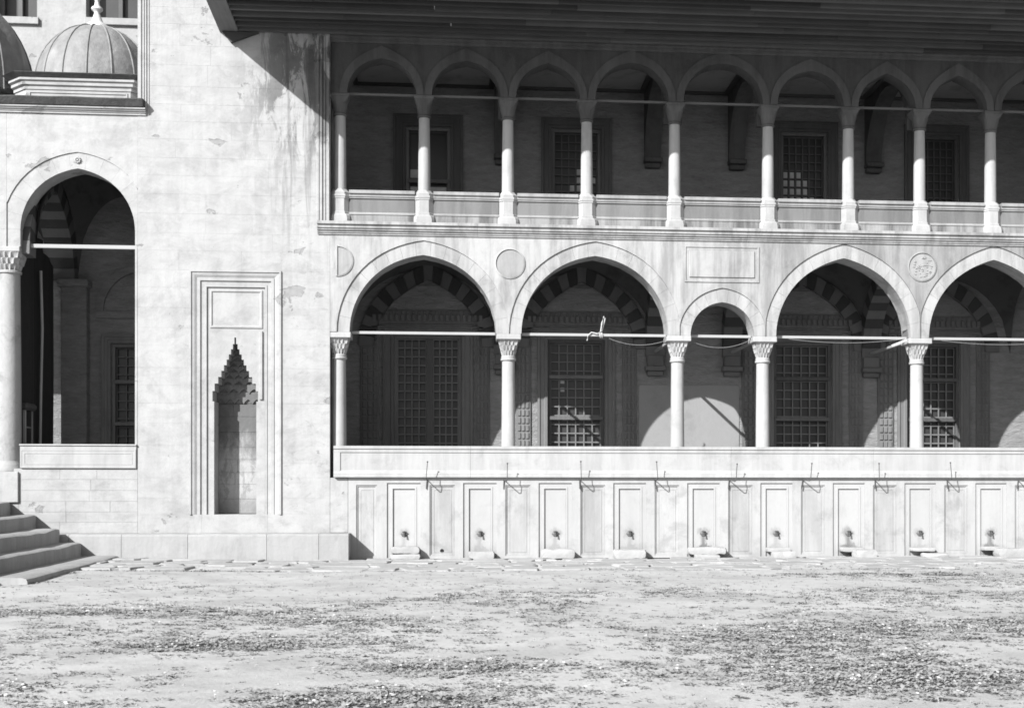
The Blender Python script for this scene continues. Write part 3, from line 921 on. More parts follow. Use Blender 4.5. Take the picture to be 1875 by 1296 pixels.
mb = MB(); rect_wall(mb, -15, -3.0, 9.5, 16, 4.2, 4.8, hs); mb.build('wall_body', 'pier', cler)
for (a, b, c, d) in hs:
    w = MB().box(a - .02, b + .05, 4.12, 4.55, c - .17, c - .003, .01).build('window', 'pier', cler); w['label'] = 'dark window with stone sill'
    MB().box(a, b, 4.62, 4.66, c, d).build('pane', 'dark', w)
    fr = MB()
    for k in range(3):
        x = a + .06 + (b - a - .12) * k / 2
        fr.box(x - .05, x + .05, 4.5, 4.58, c + .002, d - .01, .006)
    fr.build('shutter_frame', 'wood', w)

# ------------------------------------------------------------------ lower arcade front
ORD = ['leftmost', 'second', 'third', 'fourth', 'fifth', 'sixth', 'seventh', 'eighth', 'ninth', 'tenth']
XE = 17.0
arc = thing('arcade_wall', 'pale arcade front of wide pointed arches with roundels and a blank tablet', 'wall', (5, 0, 4.86))
ZS = 4.86
AR = [(-.76, 1.57, 1.67, -2.60, 1.08), (2.96, 1.61, 1.71, 1.08, 4.815), (5.77, .71, .74, 4.815, 6.725), (8.50, 1.53, 1.75, 6.725, 10.235), (11.94, 1.50, 1.77, 10.235, 13.72)]
exts = []
for (c, h, r, xl, xr) in AR:
    i_ = arch_pts(c, h, ZS, r, 32, .8)
    e_ = arch_pts(c, h + .27, ZS, r + .31, 32, .8)
    e_ = [(max(xl + .002, min(xr - .002, p[0])), p[1]) for p in e_]
    exts.append(e_)
    a = MB().prism([p for p in i_[::2]] + [(p[0], p[1] + .02) for p in reversed(i_[::2])], .552, .60).build('arch', 'voussoir', arc)
    e3 = [(max(xl + .004, min(xr - .004, p[0])), p[1]) for p in e_]
    voussoirs(i_, e3, 17 if h > 1 else 11, .032, .548, 'voussoir', ['voussoir'], a, gap=.0015, jit=.001)
mb = MB(); wall_over(mb, PX1 + .002, XE, 6.93, exts, 0.0, 0.55)
mb.build('spandrel', 'spandrel', arc)
MB().box(13.73, XE, .01, .55, 1.7, ZS - .003, .01).build('end_pier', 'spandrel', arc)

def disc(mb, cx, cz, r, y0, y1, a0=0, a1=2 * math.pi, n=40):
    pts = [(cx + r * math.cos(a0 + (a1 - a0) * i / n), cz + r * math.sin(a0 + (a1 - a0) * i / n)) for i in range(n + (0 if a1 - a0 > 6.2 else 1))]
    return mb.prism(pts, y0, y1)
def rim(mb, cx, cz, r0, r1, y0, y1, a0=0, a1=2 * math.pi, n=40):
    full = a1 - a0 > 6.2
    rings = []
    for i in range(n if full else n + 1):
        a = a0 + (a1 - a0) * i / n
        c_, s_ = math.cos(a), math.sin(a)
        rings.append([(cx + r0 * c_, y1, cz + r0 * s_), (cx + r0 * c_, y0, cz + r0 * s_), (cx + r1 * c_, y0 + .012, cz + r1 * s_), (cx + r1 * c_, y1, cz + r1 * s_)])
    if full: rings.append(rings[0])
    return mb.loft(rings, False, False)
for (cx, cz, a0, a1) in ((1.10, 6.37, 0, 2 * math.pi), (10.27, 6.44, 0, 2 * math.pi), (-2.575, 6.37, -math.pi / 2, math.pi / 2)):
    o = disc(MB(), cx, cz, .31, -.004, .01, a0, a1).build('roundel', 'balus_rail', arc)
    rim(MB(), cx, cz, .305, .335, -.03, .01, a0, a1).build('rim', 'spandrel', o)
    if a1 - a0 < 6: MB().box(cx - .04, cx - .005, -.03, .01, cz - .33, cz + .33, .004).build('rim', 'spandrel', o)
    if cx > 5:
        mb = MB()
        for q in range(46):
            an = R.uniform(0, 6.28); rr = .24 * math.sqrt(R.random()); s_ = R.uniform(.012, .03)
            x, z = cx + rr * math.cos(an), cz + rr * math.sin(an)
            mb.box(x - s_, x + s_, -.018, .0, z - s_ * .6, z + s_ * .6, .005)
        ca(mb.build('carved_lettering', 'balus_rail', o), kind='stuff')
pl = MB().frame(4.92, 6.58, 6.03, 6.82, [(0, .004), (0, -.022), (.03, -.022), (.04, -.003), (.09, -.003)]).build('tablet', 'spandrel', arc)
MB().box(5.02, 6.48, -.03, .0, 6.13, 6.72, .012).build('tablet_plate', 'spandrel', pl)
# iron ties
TZ = 4.875
for (c, h, r, xl, xr) in AR:
    MB().box(c - h + .02, c + h - .02, .245, .30, TZ - .03, TZ + .03, .006).build('tie_rod', 'tie', arc)
# string course
cornice_prof = [(.5, 6.931), (-.03, 6.931), (-.03, 6.96), (-.055, 6.97), (-.055, 7.005), (-.09, 7.015), (-.10, 7.05), (-.125, 7.06), (-.125, 7.095), (-.105, 7.10), (-.105, 7.125), (-.15, 7.135), (-.15, 7.19), (-.13, 7.20), (.5, 7.20)]
xx = -3.0
for nxt in (.4, 3.4, 6.3, 9.6, XE):
    xmould(cornice_prof, xx + .002, nxt - .002).build('string_course', 'cornice', arc); xx = nxt

# columns of the arcade
col0 = thing('arcade_column', 'x', 'column', (0, 0, 0), 'columns of the lower arcade')
smooth_by_angle(MB().lathe([(.152, 0), (.152, .02), (.148, .6), (.138, 1.86)], 28).build('shaft', 'column', col0))
MB().lathe([(.138, 1.861), (.165, 1.87), (.17, 1.90), (.165, 1.915), (.15, 1.925), (.158, 1.94), (.158, 1.965), (.14, 1.98)], 28).build('necking', 'column', col0, smooth=True)
muqarnas_capital(0, 0, 1.981, 2.31, .145, .215).build('capital', 'column', col0)
MB().box(-.265, .265, -.265, .265, 2.311, 2.432, .012).build('abacus', 'column', col0)
CX = [-2.565, 1.08, 4.81, 6.725, 10.245]
LC_ = ['slender pale column beside the buttress, leftmost of the lower arcade', 'pale column between the first two wide arches, second of the lower arcade',
       'pale column left of the small arch in the lower arcade', 'pale column right of the small arch in the lower arcade', 'pitted pale column under the carved roundel, rightmost of the lower arcade']
for k, x in enumerate(CX):
    o = col0 if k == 0 else copy_tree(col0, (x, .275, 2.423))
    o.location = (x, .275, 2.423)
    o['label'] = LC_[k]

# parapet and fountain wall
par = thing('parapet', 'long white moulded marble parapet under the lower arcade', 'parapet', (5.5, 0, 1.75))
pprof = [(.5, 1.752), (-.09, 1.752), (-.09, 1.785), (-.075, 1.80), (-.075, 1.83), (-.06, 1.86), (-.035, 1.90), (-.03, 1.905), (-.03, 2.275), (-.05, 2.285), (-.05, 2.32), (-.04, 2.325), (-.04, 2.35), (-.065, 2.36), (-.065, 2.422), (.5, 2.422)]
xx = -2.66
for nxt in (.25, 5.95, 9.15, XE):
    xmould(pprof, xx + .002, nxt - .002).build('parapet_slab', 'marble', par); xx = nxt
MB().prism([(-2.66, 1.76), (-2.52, 1.90), (-2.52, 2.28), (-2.56, 2.32), (-2.66, 2.32)], -.048, -.025).build('end_moulding', 'marble', par)
fou = thing('fountain_wall', 'white marble ablution fountain wall with a row of moulded tap panels', 'wall', (5.5, 0, 0))
TX = [-1.17 + 1.6295 * k for k in range(9)]
PXs = [-1.965] + [t + .815 for t in TX]
holes = []
for t in TX: holes.append((t - .365, t + .355, .02, 1.63))
for k, p in enumerate(PXs):
    w = .22 if k == 0 else .27
    holes.append((p - w, p + w, .06, 1.585))
mb = MB(); rect_wall(mb, -2.355, XE, 0, 1.75, 0.0, .5, holes); mb.build('wall_body', 'fountain', fou)
MB().box(-2.3, XE - .1, .14, .4, .005, 1.74).build('wall_core', 'pier_joint', fou)
for k, t in enumerate(TX):
    x0, x1, z0, z1 = t - .365, t + .355, .02, 1.63
    o = MB()
    o.frame(x0 - .002, x1 + .002, z0, z1 + .002, [(0, .005), (.0, .032), (.085, .032), (.09, .022), (.125, .022), (.13, .06)], closed=False)
    o.quad((x0 + .13, .06, z0), (x1 - .13, .06, z0), (x1 - .13, .06, z1 - .13), (x0 + .13, .06, z1 - .13))
    o.quad((x0, .046, z0), (x0 + .14, .046, z0), (x0 + .14, .1, z0), (x0, .1, z0))
    o.build('tap_panel', 'tapwet' if k in (4, 6, 8) else 'tapmarble', fou, loc=(t, .06, .53))
for k, p in enumerate(PXs):
    w = .22 if k == 0 else .27
    x0, x1, z0, z1 = p - w, p + w, .06, 1.585
    o = MB()
    o.frame(x0 - .002, x1 + .002, z0 - .002, z1 + .002, [(0, .004), (.0, .022), (.03, .022), (.035, .04), (.05, .044)])
    o.quad((x0 + .045, .0425, z0 + .045), (x1 - .045, .0425, z0 + .045), (x1 - .045, .0425, z1 - .045), (x0 + .045, .0425, z1 - .045))
    o.frame(x0 + .085, x1 - .075, z0 + .07, z1 - .1, [(0, .0415), (.008, .035), (.016, .0415)])
    pn = o.build('plain_panel', 'plainpanel', fou)
    if k == 1:
        disc(MB(), p - .005, .17, .042, .038, .0418).build('drain_hole', 'hole', pn)

# taps
tap0 = thing('tap', 'x', 'tap', (0, 0, 0), 'taps along the fountain wall')
mb = MB()
rings = []
for (r, y) in ((.075, .0), (.072, -.012), (.05, -.022), (.03, -.028)):
    rings.append([(r * math.cos(2 * math.pi * i / 20) * (1 + .12 * math.cos(6 * 2 * math.pi * i / 20)), y, r * .85 * math.sin(2 * math.pi * i / 20)) for i in range(20)])
mb.loft(rings).build('rosette', 'grille', tap0)
MB().tube([(0, -.02, 0), (0, -.05, .004), (0, -.075, -.005), (0, -.082, -.03), (0, -.082, -.055)], [.022, .022, .02, .018, .02], 8).build('spout', 'iron', tap0)
MB().tube([(0, -.055, .0), (0, -.055, .045)], .01, 6).tube([(-.04, -.055, .046), (0, -.055, .054), (.04, -.055, .046)], .011, 6).build('handle', 'iron', tap0)
for k, t in enumerate(TX):
    o = tap0 if k == 0 else copy_tree(tap0, (0, 0, 0))
    o.location = (t + .005, .058, .535 - .003 * k)
    o['label'] = ('small iron tap on the leftmost fountain panel' if k == 0 else 'small iron tap on the rightmost whole fountain panel' if k == 8 else 'small iron tap on the %s fountain panel from the left' % ORD[k])
# hooks
hook0 = thing('iron_hook', 'x', 'hook', (0, 0, 0), 'iron hooks projecting over the fountain')
MB().tube([(0, .02, 0), (0, -.12, -.005), (0, -.30, -.01), (.005, -.33, .02)], .011, 6).build('arm', 'iron', hook0)
MB().tube([(-.006, -.02, -.2), (-.004, -.022, -.05), (0, -.022, .0)], .012, 6).build('stay', 'iron', hook0)
MB().tube([(.005, -.33, .02), (.006, -.335, .1), (.008, -.33, .22), (.01, -.33, .35)], .009, 6).lathe([(.002, .345), (.018, .36), (.018, .375), (.002, .39)], 8, (.01, -.33)).build('rod', 'iron', hook0)
for k in range(9):
    o = hook0 if k == 0 else copy_tree(hook0, (0, 0, 0))
    o.location = (-.675 + 1.6445 * k, 0, 1.70)
    o.rotation_euler = (R.uniform(-.12, .08), R.uniform(-.09, .09), R.uniform(-.15, .30))
    o['label'] = ('thin upright iron hook above the leftmost plain fountain panel' if k == 0 else 'thin upright iron hook above the fountain, %s from the left' % ORD[k])

def rough_block(x0, x1, y0, y1, z0, z1, amp=.02, seed=0, n=(6, 4, 4)):
    bm = bmesh.new()
    vs = {}
    mb = MB()
    def P(i, j, k):
        if (i, j, k) in vs: return vs[(i, j, k)]
        u, v, w = i / n[0], j / n[1], k / n[2]
        p = Vector((x0 + (x1 - x0) * u, y0 + (y1 - y0) * v, z0 + (z1 - z0) * w))
        c = Vector(((x0 + x1) / 2, (y0 + y1) / 2, (z0 + z1) / 2))
        ed = sum(1 for t in (u, v, w) if t in (0, 1))
        d = p - c
        if ed >= 2: p = c + d * (1 - .05 * (ed - 1))
        q = p * 7 + Vector((seed, seed * 3, 0))
        p = p + Vector((mnoise.noise(q), mnoise.noise(q + Vector((9, 0, 0))), mnoise.noise(q + Vector((0, 9, 0))))) * amp
        vs[(i, j, k)] = len(mb.v); mb.v.append(tuple(p)); return vs[(i, j, k)]
    bm.free()
    A, B, Cn = n
    for i in range(A):
        for j in range(B):
            for k in (0, Cn): mb.f.append((P(i, j, k), P(i + 1, j, k), P(i + 1, j + 1, k), P(i, j + 1, k)))
        for k in range(Cn):
            for j in (0, B): mb.f.append((P(i, j, k), P(i + 1, j, k), P(i + 1, j, k + 1), P(i, j, k + 1)))
    for j in range(B):
        for k in range(Cn):
            for i in (0, A): mb.f.append((P(i, j, k), P(i, j + 1, k), P(i, j + 1, k + 1), P(i, j, k + 1)))
    return mb
BL = [  # tap index, x offsets, depth (front y), z range, label
    (0, -.27, .33, -.26, .13, .27, 'broken upper basin slab under the leftmost tap'),
    (0, -.28, .35, -.30, .0, .115, 'flat lower slab under the leftmost tap'),
    (1, -.25, .30, -.22, .0, .16, 'low stone block under the second tap from the left'),
    (2, -.32, .40, -.30, .0, .21, 'square rough block under the third tap from the left'),
    (3, -.38, .32, -.34, .0, .19, 'square rough block under the fourth tap from the left'),
    (4, -.38, .44, -.34, .085, .235, 'wide pale basin slab under the fifth tap'),
    (4, -.27, .28, -.50, -.02, .085, 'pale rough stone lying below the wide basin slab of the fifth tap'),
    (5, -.24, .28, -.18, .12, .215, 'thin basin ledge under the sixth tap'),
    (5, -.17, .34, -.42, -.02, .14, 'rounded pale stone in front of the sixth tap'),
    (6, -.22, .27, -.18, .12, .215, 'thin basin ledge under the seventh tap'),
    (6, .03, .52, -.42, -.02, .17, 'pale rough stone to the right below the seventh tap'),
    (7, -.25, .30, -.16, .12, .20, 'thin basin ledge under the eighth tap'),
    (7, -.04, .52, -.42, -.02, .09, 'flat pale stone in front of the eighth tap'),
    (8, -.24, .20, -.18, .13, .22, 'thin basin ledge under the rightmost tap'),
    (8, .0, .62, -.42, -.02, .19, 'large pale rough stone below the rightmost tap')]
for q, (k, a, b, y, z0, z1, lab) in enumerate(BL):
    t = TX[k]
    led = 'ledge' in lab
    o = rough_block(t + a, t + b, y, .12 if led else -.005 if z0 > -.01 else y + .38, z0, z1, .012 if led else .025, q * 2.3).build('basin_ledge' if 'basin' in lab else 'stone_block', 'rubble', loc=(t, y, max(0, z0)))
    smooth_by_angle(o, 30)
    ca(o, lab, 'stone', 'stones under the taps')

# ------------------------------------------------------------------ inside the lower arcade
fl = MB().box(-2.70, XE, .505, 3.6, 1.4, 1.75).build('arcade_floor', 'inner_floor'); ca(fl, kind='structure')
bwl = thing('arcade_back_wall', 'shaded back wall with tall grilled windows and striped wall arches behind the lower arcade', 'wall', (5.5, 3.6, 1.75))
WN = [(-1.56, .07, 5.22), (2.17, 3.57, 5.15), (7.81, 9.28, 5.15), (11.21, 12.58, 5.15)]
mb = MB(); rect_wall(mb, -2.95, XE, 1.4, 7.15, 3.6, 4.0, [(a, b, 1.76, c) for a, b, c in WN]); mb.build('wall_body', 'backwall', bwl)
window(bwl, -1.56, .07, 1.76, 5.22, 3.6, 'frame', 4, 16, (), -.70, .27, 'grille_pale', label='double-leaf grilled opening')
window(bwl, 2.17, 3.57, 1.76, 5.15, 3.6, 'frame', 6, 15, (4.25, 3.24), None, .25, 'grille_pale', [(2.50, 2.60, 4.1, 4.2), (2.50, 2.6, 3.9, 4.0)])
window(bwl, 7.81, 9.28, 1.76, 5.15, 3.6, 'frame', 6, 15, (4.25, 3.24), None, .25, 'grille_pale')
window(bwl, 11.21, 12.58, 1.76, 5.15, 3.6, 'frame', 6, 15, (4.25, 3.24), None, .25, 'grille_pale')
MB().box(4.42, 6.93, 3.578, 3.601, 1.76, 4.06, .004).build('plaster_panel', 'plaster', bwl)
for (a, b) in ((-2.36, -1.91), (.40, .74), (1.39, 1.75), (4.01, 4.35), (7.0, 7.42), (9.72, 10.07), (10.45, 10.85), (13.0, 13.35)):
    st_ = MB().box(a, b, 3.55, 3.601, 1.76, 5.35, .006).build('carved_strip', 'frame', bwl)
    mb = MB(); z = 1.80; nn = 3 if b - a > .33 else 2
    while z < 5.25:
        for q in range(nn):
            w = (b - a - .06) / nn
            x = a + .03 + q * w
            mb.box(x + .012, x + w - .012, 3.52, 3.551, z, z + .15, .012)
        z += .185
    mb.build('carved_knobs', 'frame', st_)
for (c, w) in ((-.75, 1.35), (2.9, 1.25), (8.55, 1.25), (11.9, 1.2)):
    fz = MB().box(c - w, c + w, 3.54, 3.601, 5.50, 5.83, .006).build('frieze', 'frame', bwl)
    mb = MB(); n = int(2 * w / .13)
    for q in range(n):
        x = c - w + (q + .5) * 2 * w / n
        mb.box(x - .045, x + .045, 3.49, 3.541, 5.56, 5.72, .012); mb.box(x - .03, x + .03, 3.51, 3.541, 5.73, 5.80, .01)
    mb.build('dentils', 'frame', fz)
    MB().box(c - w, c + w, 3.50, 3.601, 5.39, 5.44, .008).build('band', 'frame', bwl)
for c in (-.74, 3.0, 8.52, 11.92):
    i_ = arch_pts(c, 1.30, 4.95, 1.62, 28); e_ = arch_pts(c, 1.66, 4.95, 2.02, 28)
    a = MB().prism([p for p in i_[::4]] + [(p[0], p[1] + .012) for p in reversed(i_[::4])], 3.47, 3.52).build('wall_arch', 'abl_light', bwl)
    voussoirs(i_, e_, 21, 3.50, 3.601, 'voussoir', ['abl_light', 'abl_dark'], a, .004)
av = thing('arcade_vault', 'dim plastered vaults on striped transverse arches inside the lower arcade', 'vault', (5.5, 2, 4.9))
cells = [(-2.74, 1.08), (1.08, 4.81), (4.81, 6.725), (6.725, 10.245), (10.245, 13.9)]
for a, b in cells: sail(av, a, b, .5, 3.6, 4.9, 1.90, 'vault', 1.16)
for x in (1.08, 4.81, 6.725, 10.245):
    t_ = MB().box(x - .25, x + .25, 3.32, 3.598, 4.40, 4.52, .02).box(x - .2, x + .2, 3.42, 3.598, 4.28, 4.40, .02).build('corbel', 'abl_light', av)
    transverse(av, x, .46, .55, 3.45, 4.53 if False else 4.75, 1.72, .36, 19, ['abl_light', 'abl_dark'])
    MB().box(x - .2, x + .2, 3.4, 3.598, 4.521, 4.78, .01).build('springer', 'abl_light', av)
for x in CX[1:]:
    MB().box(x - .03, x + .03, .55, 3.5, TZ - .03, TZ + .03, .006).build('cross_tie', 'tie', av)

# ------------------------------------------------------------------ upper gallery
U = [-2.55, -.745, 1.07, 2.80, 4.75, 6.85, 8.68, 10.32, 11.97, 13.6]
gal = thing('gallery_wall', 'shaded upper gallery front with a row of small pointed arches', 'wall', (5.5, .1, 9.97))
GZ = 9.985
ex = []; 
for k in range(9):
    xl, xr = U[k], U[k + 1]; c = (xl + xr) / 2; h = (xr - xl) / 2 - .165
    rise = max(.79, h * 1.02 + .01) if h < .8 else .86
    i_ = arch_pts(c, h, GZ, rise - .03, 24, .45); e_ = arch_pts(c, h + .16, GZ, rise + .24, 24, .45)
    e_ = [(max(xl + .002, min(xr - .002, p[0])), p[1]) for p in e_]
    ex.append(e_)
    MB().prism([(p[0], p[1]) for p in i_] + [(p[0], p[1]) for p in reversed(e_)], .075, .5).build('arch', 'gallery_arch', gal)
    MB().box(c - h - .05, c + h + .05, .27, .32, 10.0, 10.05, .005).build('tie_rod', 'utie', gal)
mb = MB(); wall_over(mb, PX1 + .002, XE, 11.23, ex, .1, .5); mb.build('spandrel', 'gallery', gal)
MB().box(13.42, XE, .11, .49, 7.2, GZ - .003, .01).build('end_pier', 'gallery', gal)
xmould([(.3, 11.06), (.06, 11.06), (.05, 11.09), (.02, 11.10), (.02, 11.14), (-.02, 11.16), (-.02, 11.20), (.3, 11.20)], PX1 + .003, XE).build('cornice', 'gallery_arch', gal)

uc0 = thing('gallery_column', 'x', 'column', (0, 0, 0), 'columns of the upper gallery')
smooth_by_angle(MB().lathe([(.13, .76), (.132, .8), (.128, 1.5), (.115, 2.33)], 28).build('shaft', 'ucolumn', uc0))
MB().lathe([(.115, 2.331), (.145, 2.34), (.148, 2.365), (.14, 2.38), (.128, 2.395)], 28).build('necking', 'ucapital', uc0, smooth=True)
rings = []
for kk in range(2):
    rings.append([])
n = 16
b0 = [(.135 * math.cos(2 * math.pi * i / n), .135 * math.sin(2 * math.pi * i / n), 2.396) for i in range(n)]
def sqp(a, s): 
    m = max(abs(math.cos(a)), abs(math.sin(a))); return (s * math.cos(a) / m, s * math.sin(a) / m)
mid = []; top = []
for i in range(n):
    a = 2 * math.pi * i / n
    m = .178 if i % 4 else .162
    mid.append((m * math.cos(a), m * math.sin(a), 2.58))
    top.append((*sqp(a, .20), 2.72))
MB().loft([b0, mid, top]).build('capital', 'ucapital', uc0)
MB().box(-.215, .215, -.215, .2, 2.721, 2.785, .01).build('abacus', 'ucapital', uc0)
def octr(s, c, z): return [(-s + c, -s, z), (s - c, -s, z), (s, -s + c, z), (s, s - c, z), (s - c, s, z), (-s + c, s, z), (-s, s - c, z), (-s, -s + c, z)]
MB().loft([octr(.225, .06, 0), octr(.225, .06, .10), octr(.22, .07, .17), octr(.20, .085, .21), octr(.20, .085, .25), octr(.19, .09, .26), octr(.19, .09, .53), octr(.20, .085, .54), octr(.20, .085, .57), octr(.21, .085, .58), octr(.21, .085, .62), octr(.195, .09, .63), octr(.20, .09, .67), octr(.19, .1, .69), octr(.15, .1, .74), octr(.145, .1, .759)]).build('pedestal', 'ucolumn', uc0)
for k in range(9):
    o = uc0 if k == 0 else copy_tree(uc0, (0, 0, 0))
    o.location = (U[k], .3, 7.201)
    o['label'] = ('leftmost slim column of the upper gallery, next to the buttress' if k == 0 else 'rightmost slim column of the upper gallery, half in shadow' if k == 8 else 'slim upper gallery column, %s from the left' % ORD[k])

bal = thing('balustrade', 'grey marble panel balustrade of the upper gallery', 'balustrade', (5.5, .2, 7.2))
for k in range(9):
    a, b = U[k] + .20, U[k + 1] - .20
    if k == 8: b = 13.415
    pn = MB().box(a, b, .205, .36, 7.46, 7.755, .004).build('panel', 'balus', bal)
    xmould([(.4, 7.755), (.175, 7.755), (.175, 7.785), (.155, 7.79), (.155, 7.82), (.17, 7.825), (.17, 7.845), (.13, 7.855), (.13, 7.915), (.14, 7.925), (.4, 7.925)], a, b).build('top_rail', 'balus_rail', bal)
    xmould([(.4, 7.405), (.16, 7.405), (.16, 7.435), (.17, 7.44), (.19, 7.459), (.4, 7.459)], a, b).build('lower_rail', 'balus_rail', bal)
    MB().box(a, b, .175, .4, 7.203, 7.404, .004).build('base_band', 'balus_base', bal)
MB().box(PX1 + .003, U[0] - .2, .14, .4, 7.203, 7.93, .006).build('end_block', 'balus_rail', bal)

gfl = MB().box(-2.72, XE, .505, 3.6, 7.165, 7.24).build('gallery_floor', 'inner_floor'); ca(gfl, kind='structure')
gbw = thing('gallery_back_wall', 'dark back wall with grilled windows behind the upper gallery', 'wall', (5.5, 3.6, 7.2))
UW = [(-1.28, -.20, 10.28), (2.27, 3.48, 10.32), (7.99, 9.17, 10.38), (11.40, 12.55, 10.38)]
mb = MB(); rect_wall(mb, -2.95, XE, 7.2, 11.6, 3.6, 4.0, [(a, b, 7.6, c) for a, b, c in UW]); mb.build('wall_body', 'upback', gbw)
window(gbw, -1.28, -.20, 7.6, 10.28, 3.6, 'uframe', 1, 1, (8.98,), None, .30, 'wood', [(-1.18, -.74, 8.1, 8.88), (-.70, -.30, 8.1, 8.88), (-1.18, -.95, 9.1, 9.3)])
pz = [(i, j) for i in range(6) for j in range(4, 11)]
def litp(x0, x1, z0, z1, nx_, nz_, cells):
    dx = (x1 - x0 - .17) / nx_; dz = (z1 - z0 - .11) / nz_
    return [(x0 + .085 + i * dx + .03, x0 + .085 + (i + 1) * dx - .03, z0 + .02 + j * dz + .03, z0 + .02 + (j + 1) * dz - .03) for i, j in cells]
window(gbw, 2.27, 3.48, 7.6, 10.32, 3.6, 'uframe', 6, 13, (), None, .26, 'iron', litp(2.27, 3.48, 7.6, 10.32, 6, 13, [(3, 8), (3, 6), (4, 6), (2, 6), (5, 7), (3, 5), (4, 5), (3, 7), (1, 4)]))
window(gbw, 7.99, 9.17, 7.6, 10.38, 3.6, 'uframe', 6, 13, (), None, .26, 'iron', litp(7.99, 9.17, 7.6, 10.38, 6, 13, [(0, 8), (1, 8), (2, 8), (0, 7), (1, 7), (2, 7), (3, 7), (0, 6), (1, 6), (2, 6), (0, 5), (1, 5), (2, 5), (3, 5), (4, 5), (3, 6)]))
window(gbw, 11.40, 12.55, 7.6, 10.38, 3.6, 'uframe', 6, 13, (), None, .26, 'iron')
gc = thing('gallery_ceiling', 'flat stained ceiling with dark battens above the upper gallery', 'ceiling', (5.5, 2, 11.2))
MB().box(-2.74, XE, .5, 3.62, 11.25, 11.4).build('ceiling_slab', 'ceil', gc)
edges = [-2.74, 1.07, 4.75, 6.85, 10.32, XE]
for a, b in zip(edges[:-1], edges[1:]):
    mb = MB()
    for (x0, x1, y0, y1) in ((a + .22, b - .22, 3.32, 3.44), (a + .22, b - .22, .8, .92), (a + .22, a + .34, .921, 3.319), (b - .34, b - .22, .921, 3.319)):
        mb.box(x0, x1, y0, y1, 11.19, 11.252, .008)
    mb.build('batten_frame', 'ceil_dark', gc)
for x in edges[1:-1]:
    i_ = arch_pts(2.05, 1.42, 9.62, 1.44, 24)
    MB().prism([(.52, 9.62)] + i_ + [(3.598, 9.62), (3.598, 11.249), (.52, 11.249)], x - .2, x + .2, 'x').build('transverse_arch', 'gallery_arch', gc)
    MB().box(x - .22, x + .22, 3.30, 3.597, 9.50, 9.615, .02).box(x - .19, x + .19, 3.42, 3.597, 9.38, 9.50, .02).build('corbel', 'gallery_arch', gc)

# ------------------------------------------------------------------ eave
eav = thing('eave', 'deep dark timber eave of long planks overhanging the upper gallery', 'eave', (4.6, -1.5, 11.2))
EX0, EL = -5.04, 2.98
zb = lambda y: 11.235 + .08 * (-y)
np_ = 12; pw = EL / np_
for k in range(np_):
    y0 = .09 - k * pw if k else .09; y1 = .09 - (k + 1) * pw
    dz = R.uniform(-.012, .012)
    poly = [(y0 - .004, zb(y0) + dz), (y1 + .09, zb(y1) - .01 + dz), (y1 + .085, zb(y1) - .07 + dz), (y1 + .02, zb(y1) - .07 + dz), (y1 + .02, zb(y1) + .05), (y0 - .004, zb(y0) + .05)]
    cuts = sorted([-4.64] + [R.uniform(-3 + 4.3 * q, 0 + 4.3 * q) for q in range(4)] + [XE + .4])
    for a, b in zip(cuts[:-1], cuts[1:]):
        j = R.uniform(-.004, .004)
        MB().prism([(p[0], p[1] + j) for p in poly], a + .003, b - .003, 'x').build('plank', 'eave', eav)
MB().prism([(.0, zb(0) - .07), (-EL, zb(-EL) - .07), (-EL, zb(-EL) + .12), (.0, zb(0) + .12)], EX0, -4.645, 'x').build('end_board', 'eave_end', eav)
MB().box(-4.6, XE + .4, -EL - .06, -EL - .002, zb(-EL) - .05, zb(-EL) + .28, .008).build('fascia', 'eave', eav)
MB().prism([(-EL - .05, zb(-EL) + .14), (4.2, 14.2), (4.2, 14.4), (-EL - .05, zb(-EL) + .30)], EX0 - .02, XE + .6, 'x').build('roof_sheet', 'leadedge', eav)
MB().prism([(-4.98, 11.16), (-4.22, 11.16), (-4.80, 10.93)], -.10, -.012).build('bracket', 'eave', eav)

# ------------------------------------------------------------------ cords and scraps on the tie rods
def cord(name, label, x0, z0, x1, z1, sag, r=.0055, mat='wire', y=.2):
    pts = []
    for i in range(17):
        t = i / 16
        pts.append((x0 + (x1 - x0) * t, y, z0 + (z1 - z0) * t - sag * 4 * t * (1 - t)))
    o = MB().tube(pts, r, 5).build(name, mat, loc=(x0, y, z0))
    ca(o, label, 'wire', 'wires slung under the tie rods')
cord('slack_wire', 'thin slack wire right of the knotted rope in the second wide arch', 3.28, 4.80, 4.58, 4.78, .13)
cord('slack_wire', 'thin slack wire hanging across the small arch', 5.02, 4.80, 6.52, 4.84, .20)
cord('slack_wire', 'thin slack wire in the wide arch right of the small arch', 7.3, 4.83, 9.95, 4.86, .09)
cord('slack_wire', 'thin slack wire in the arch at the right edge', 10.8, 4.83, 13.4, 4.83, .08)
rp = thing('knotted_rope', 'frayed pale rope knotted on the tie rod of the second wide arch', 'rope', (3.0, .27, 4.88))
MB().tube([(2.80, .22, 4.75), (2.82, .22, 4.86), (2.90, .22, 4.93), (3.02, .21, 4.90), (3.10, .22, 4.95), (3.13, .22, 5.15), (3.17, .23, 5.28), (3.20, .25, 5.24), (3.17, .27, 5.10), (3.13, .27, 4.95)], .014, 6).build('strand', 'rope', rp)
ring_ = [(3.07 + .0 * i, .27 + .055 * math.cos(i * math.pi / 5), 4.875 + .055 * math.sin(i * math.pi / 5)) for i in range(21)]
MB().tube([(p[0] + .004 * i, p[1], p[2]) for i, p in enumerate(ring_)], .014, 6).build('knot', 'rope', rp)
o = MB().prism([(9.60, 4.66), (9.93, 4.79), (9.91, 4.83), (9.58, 4.70)], .02, .06).build('wooden_scrap', 'rope', loc=(9.75, .04, 4.7))
ca(o, 'short pale stick wedged beside the rightmost arcade capital', 'stick')

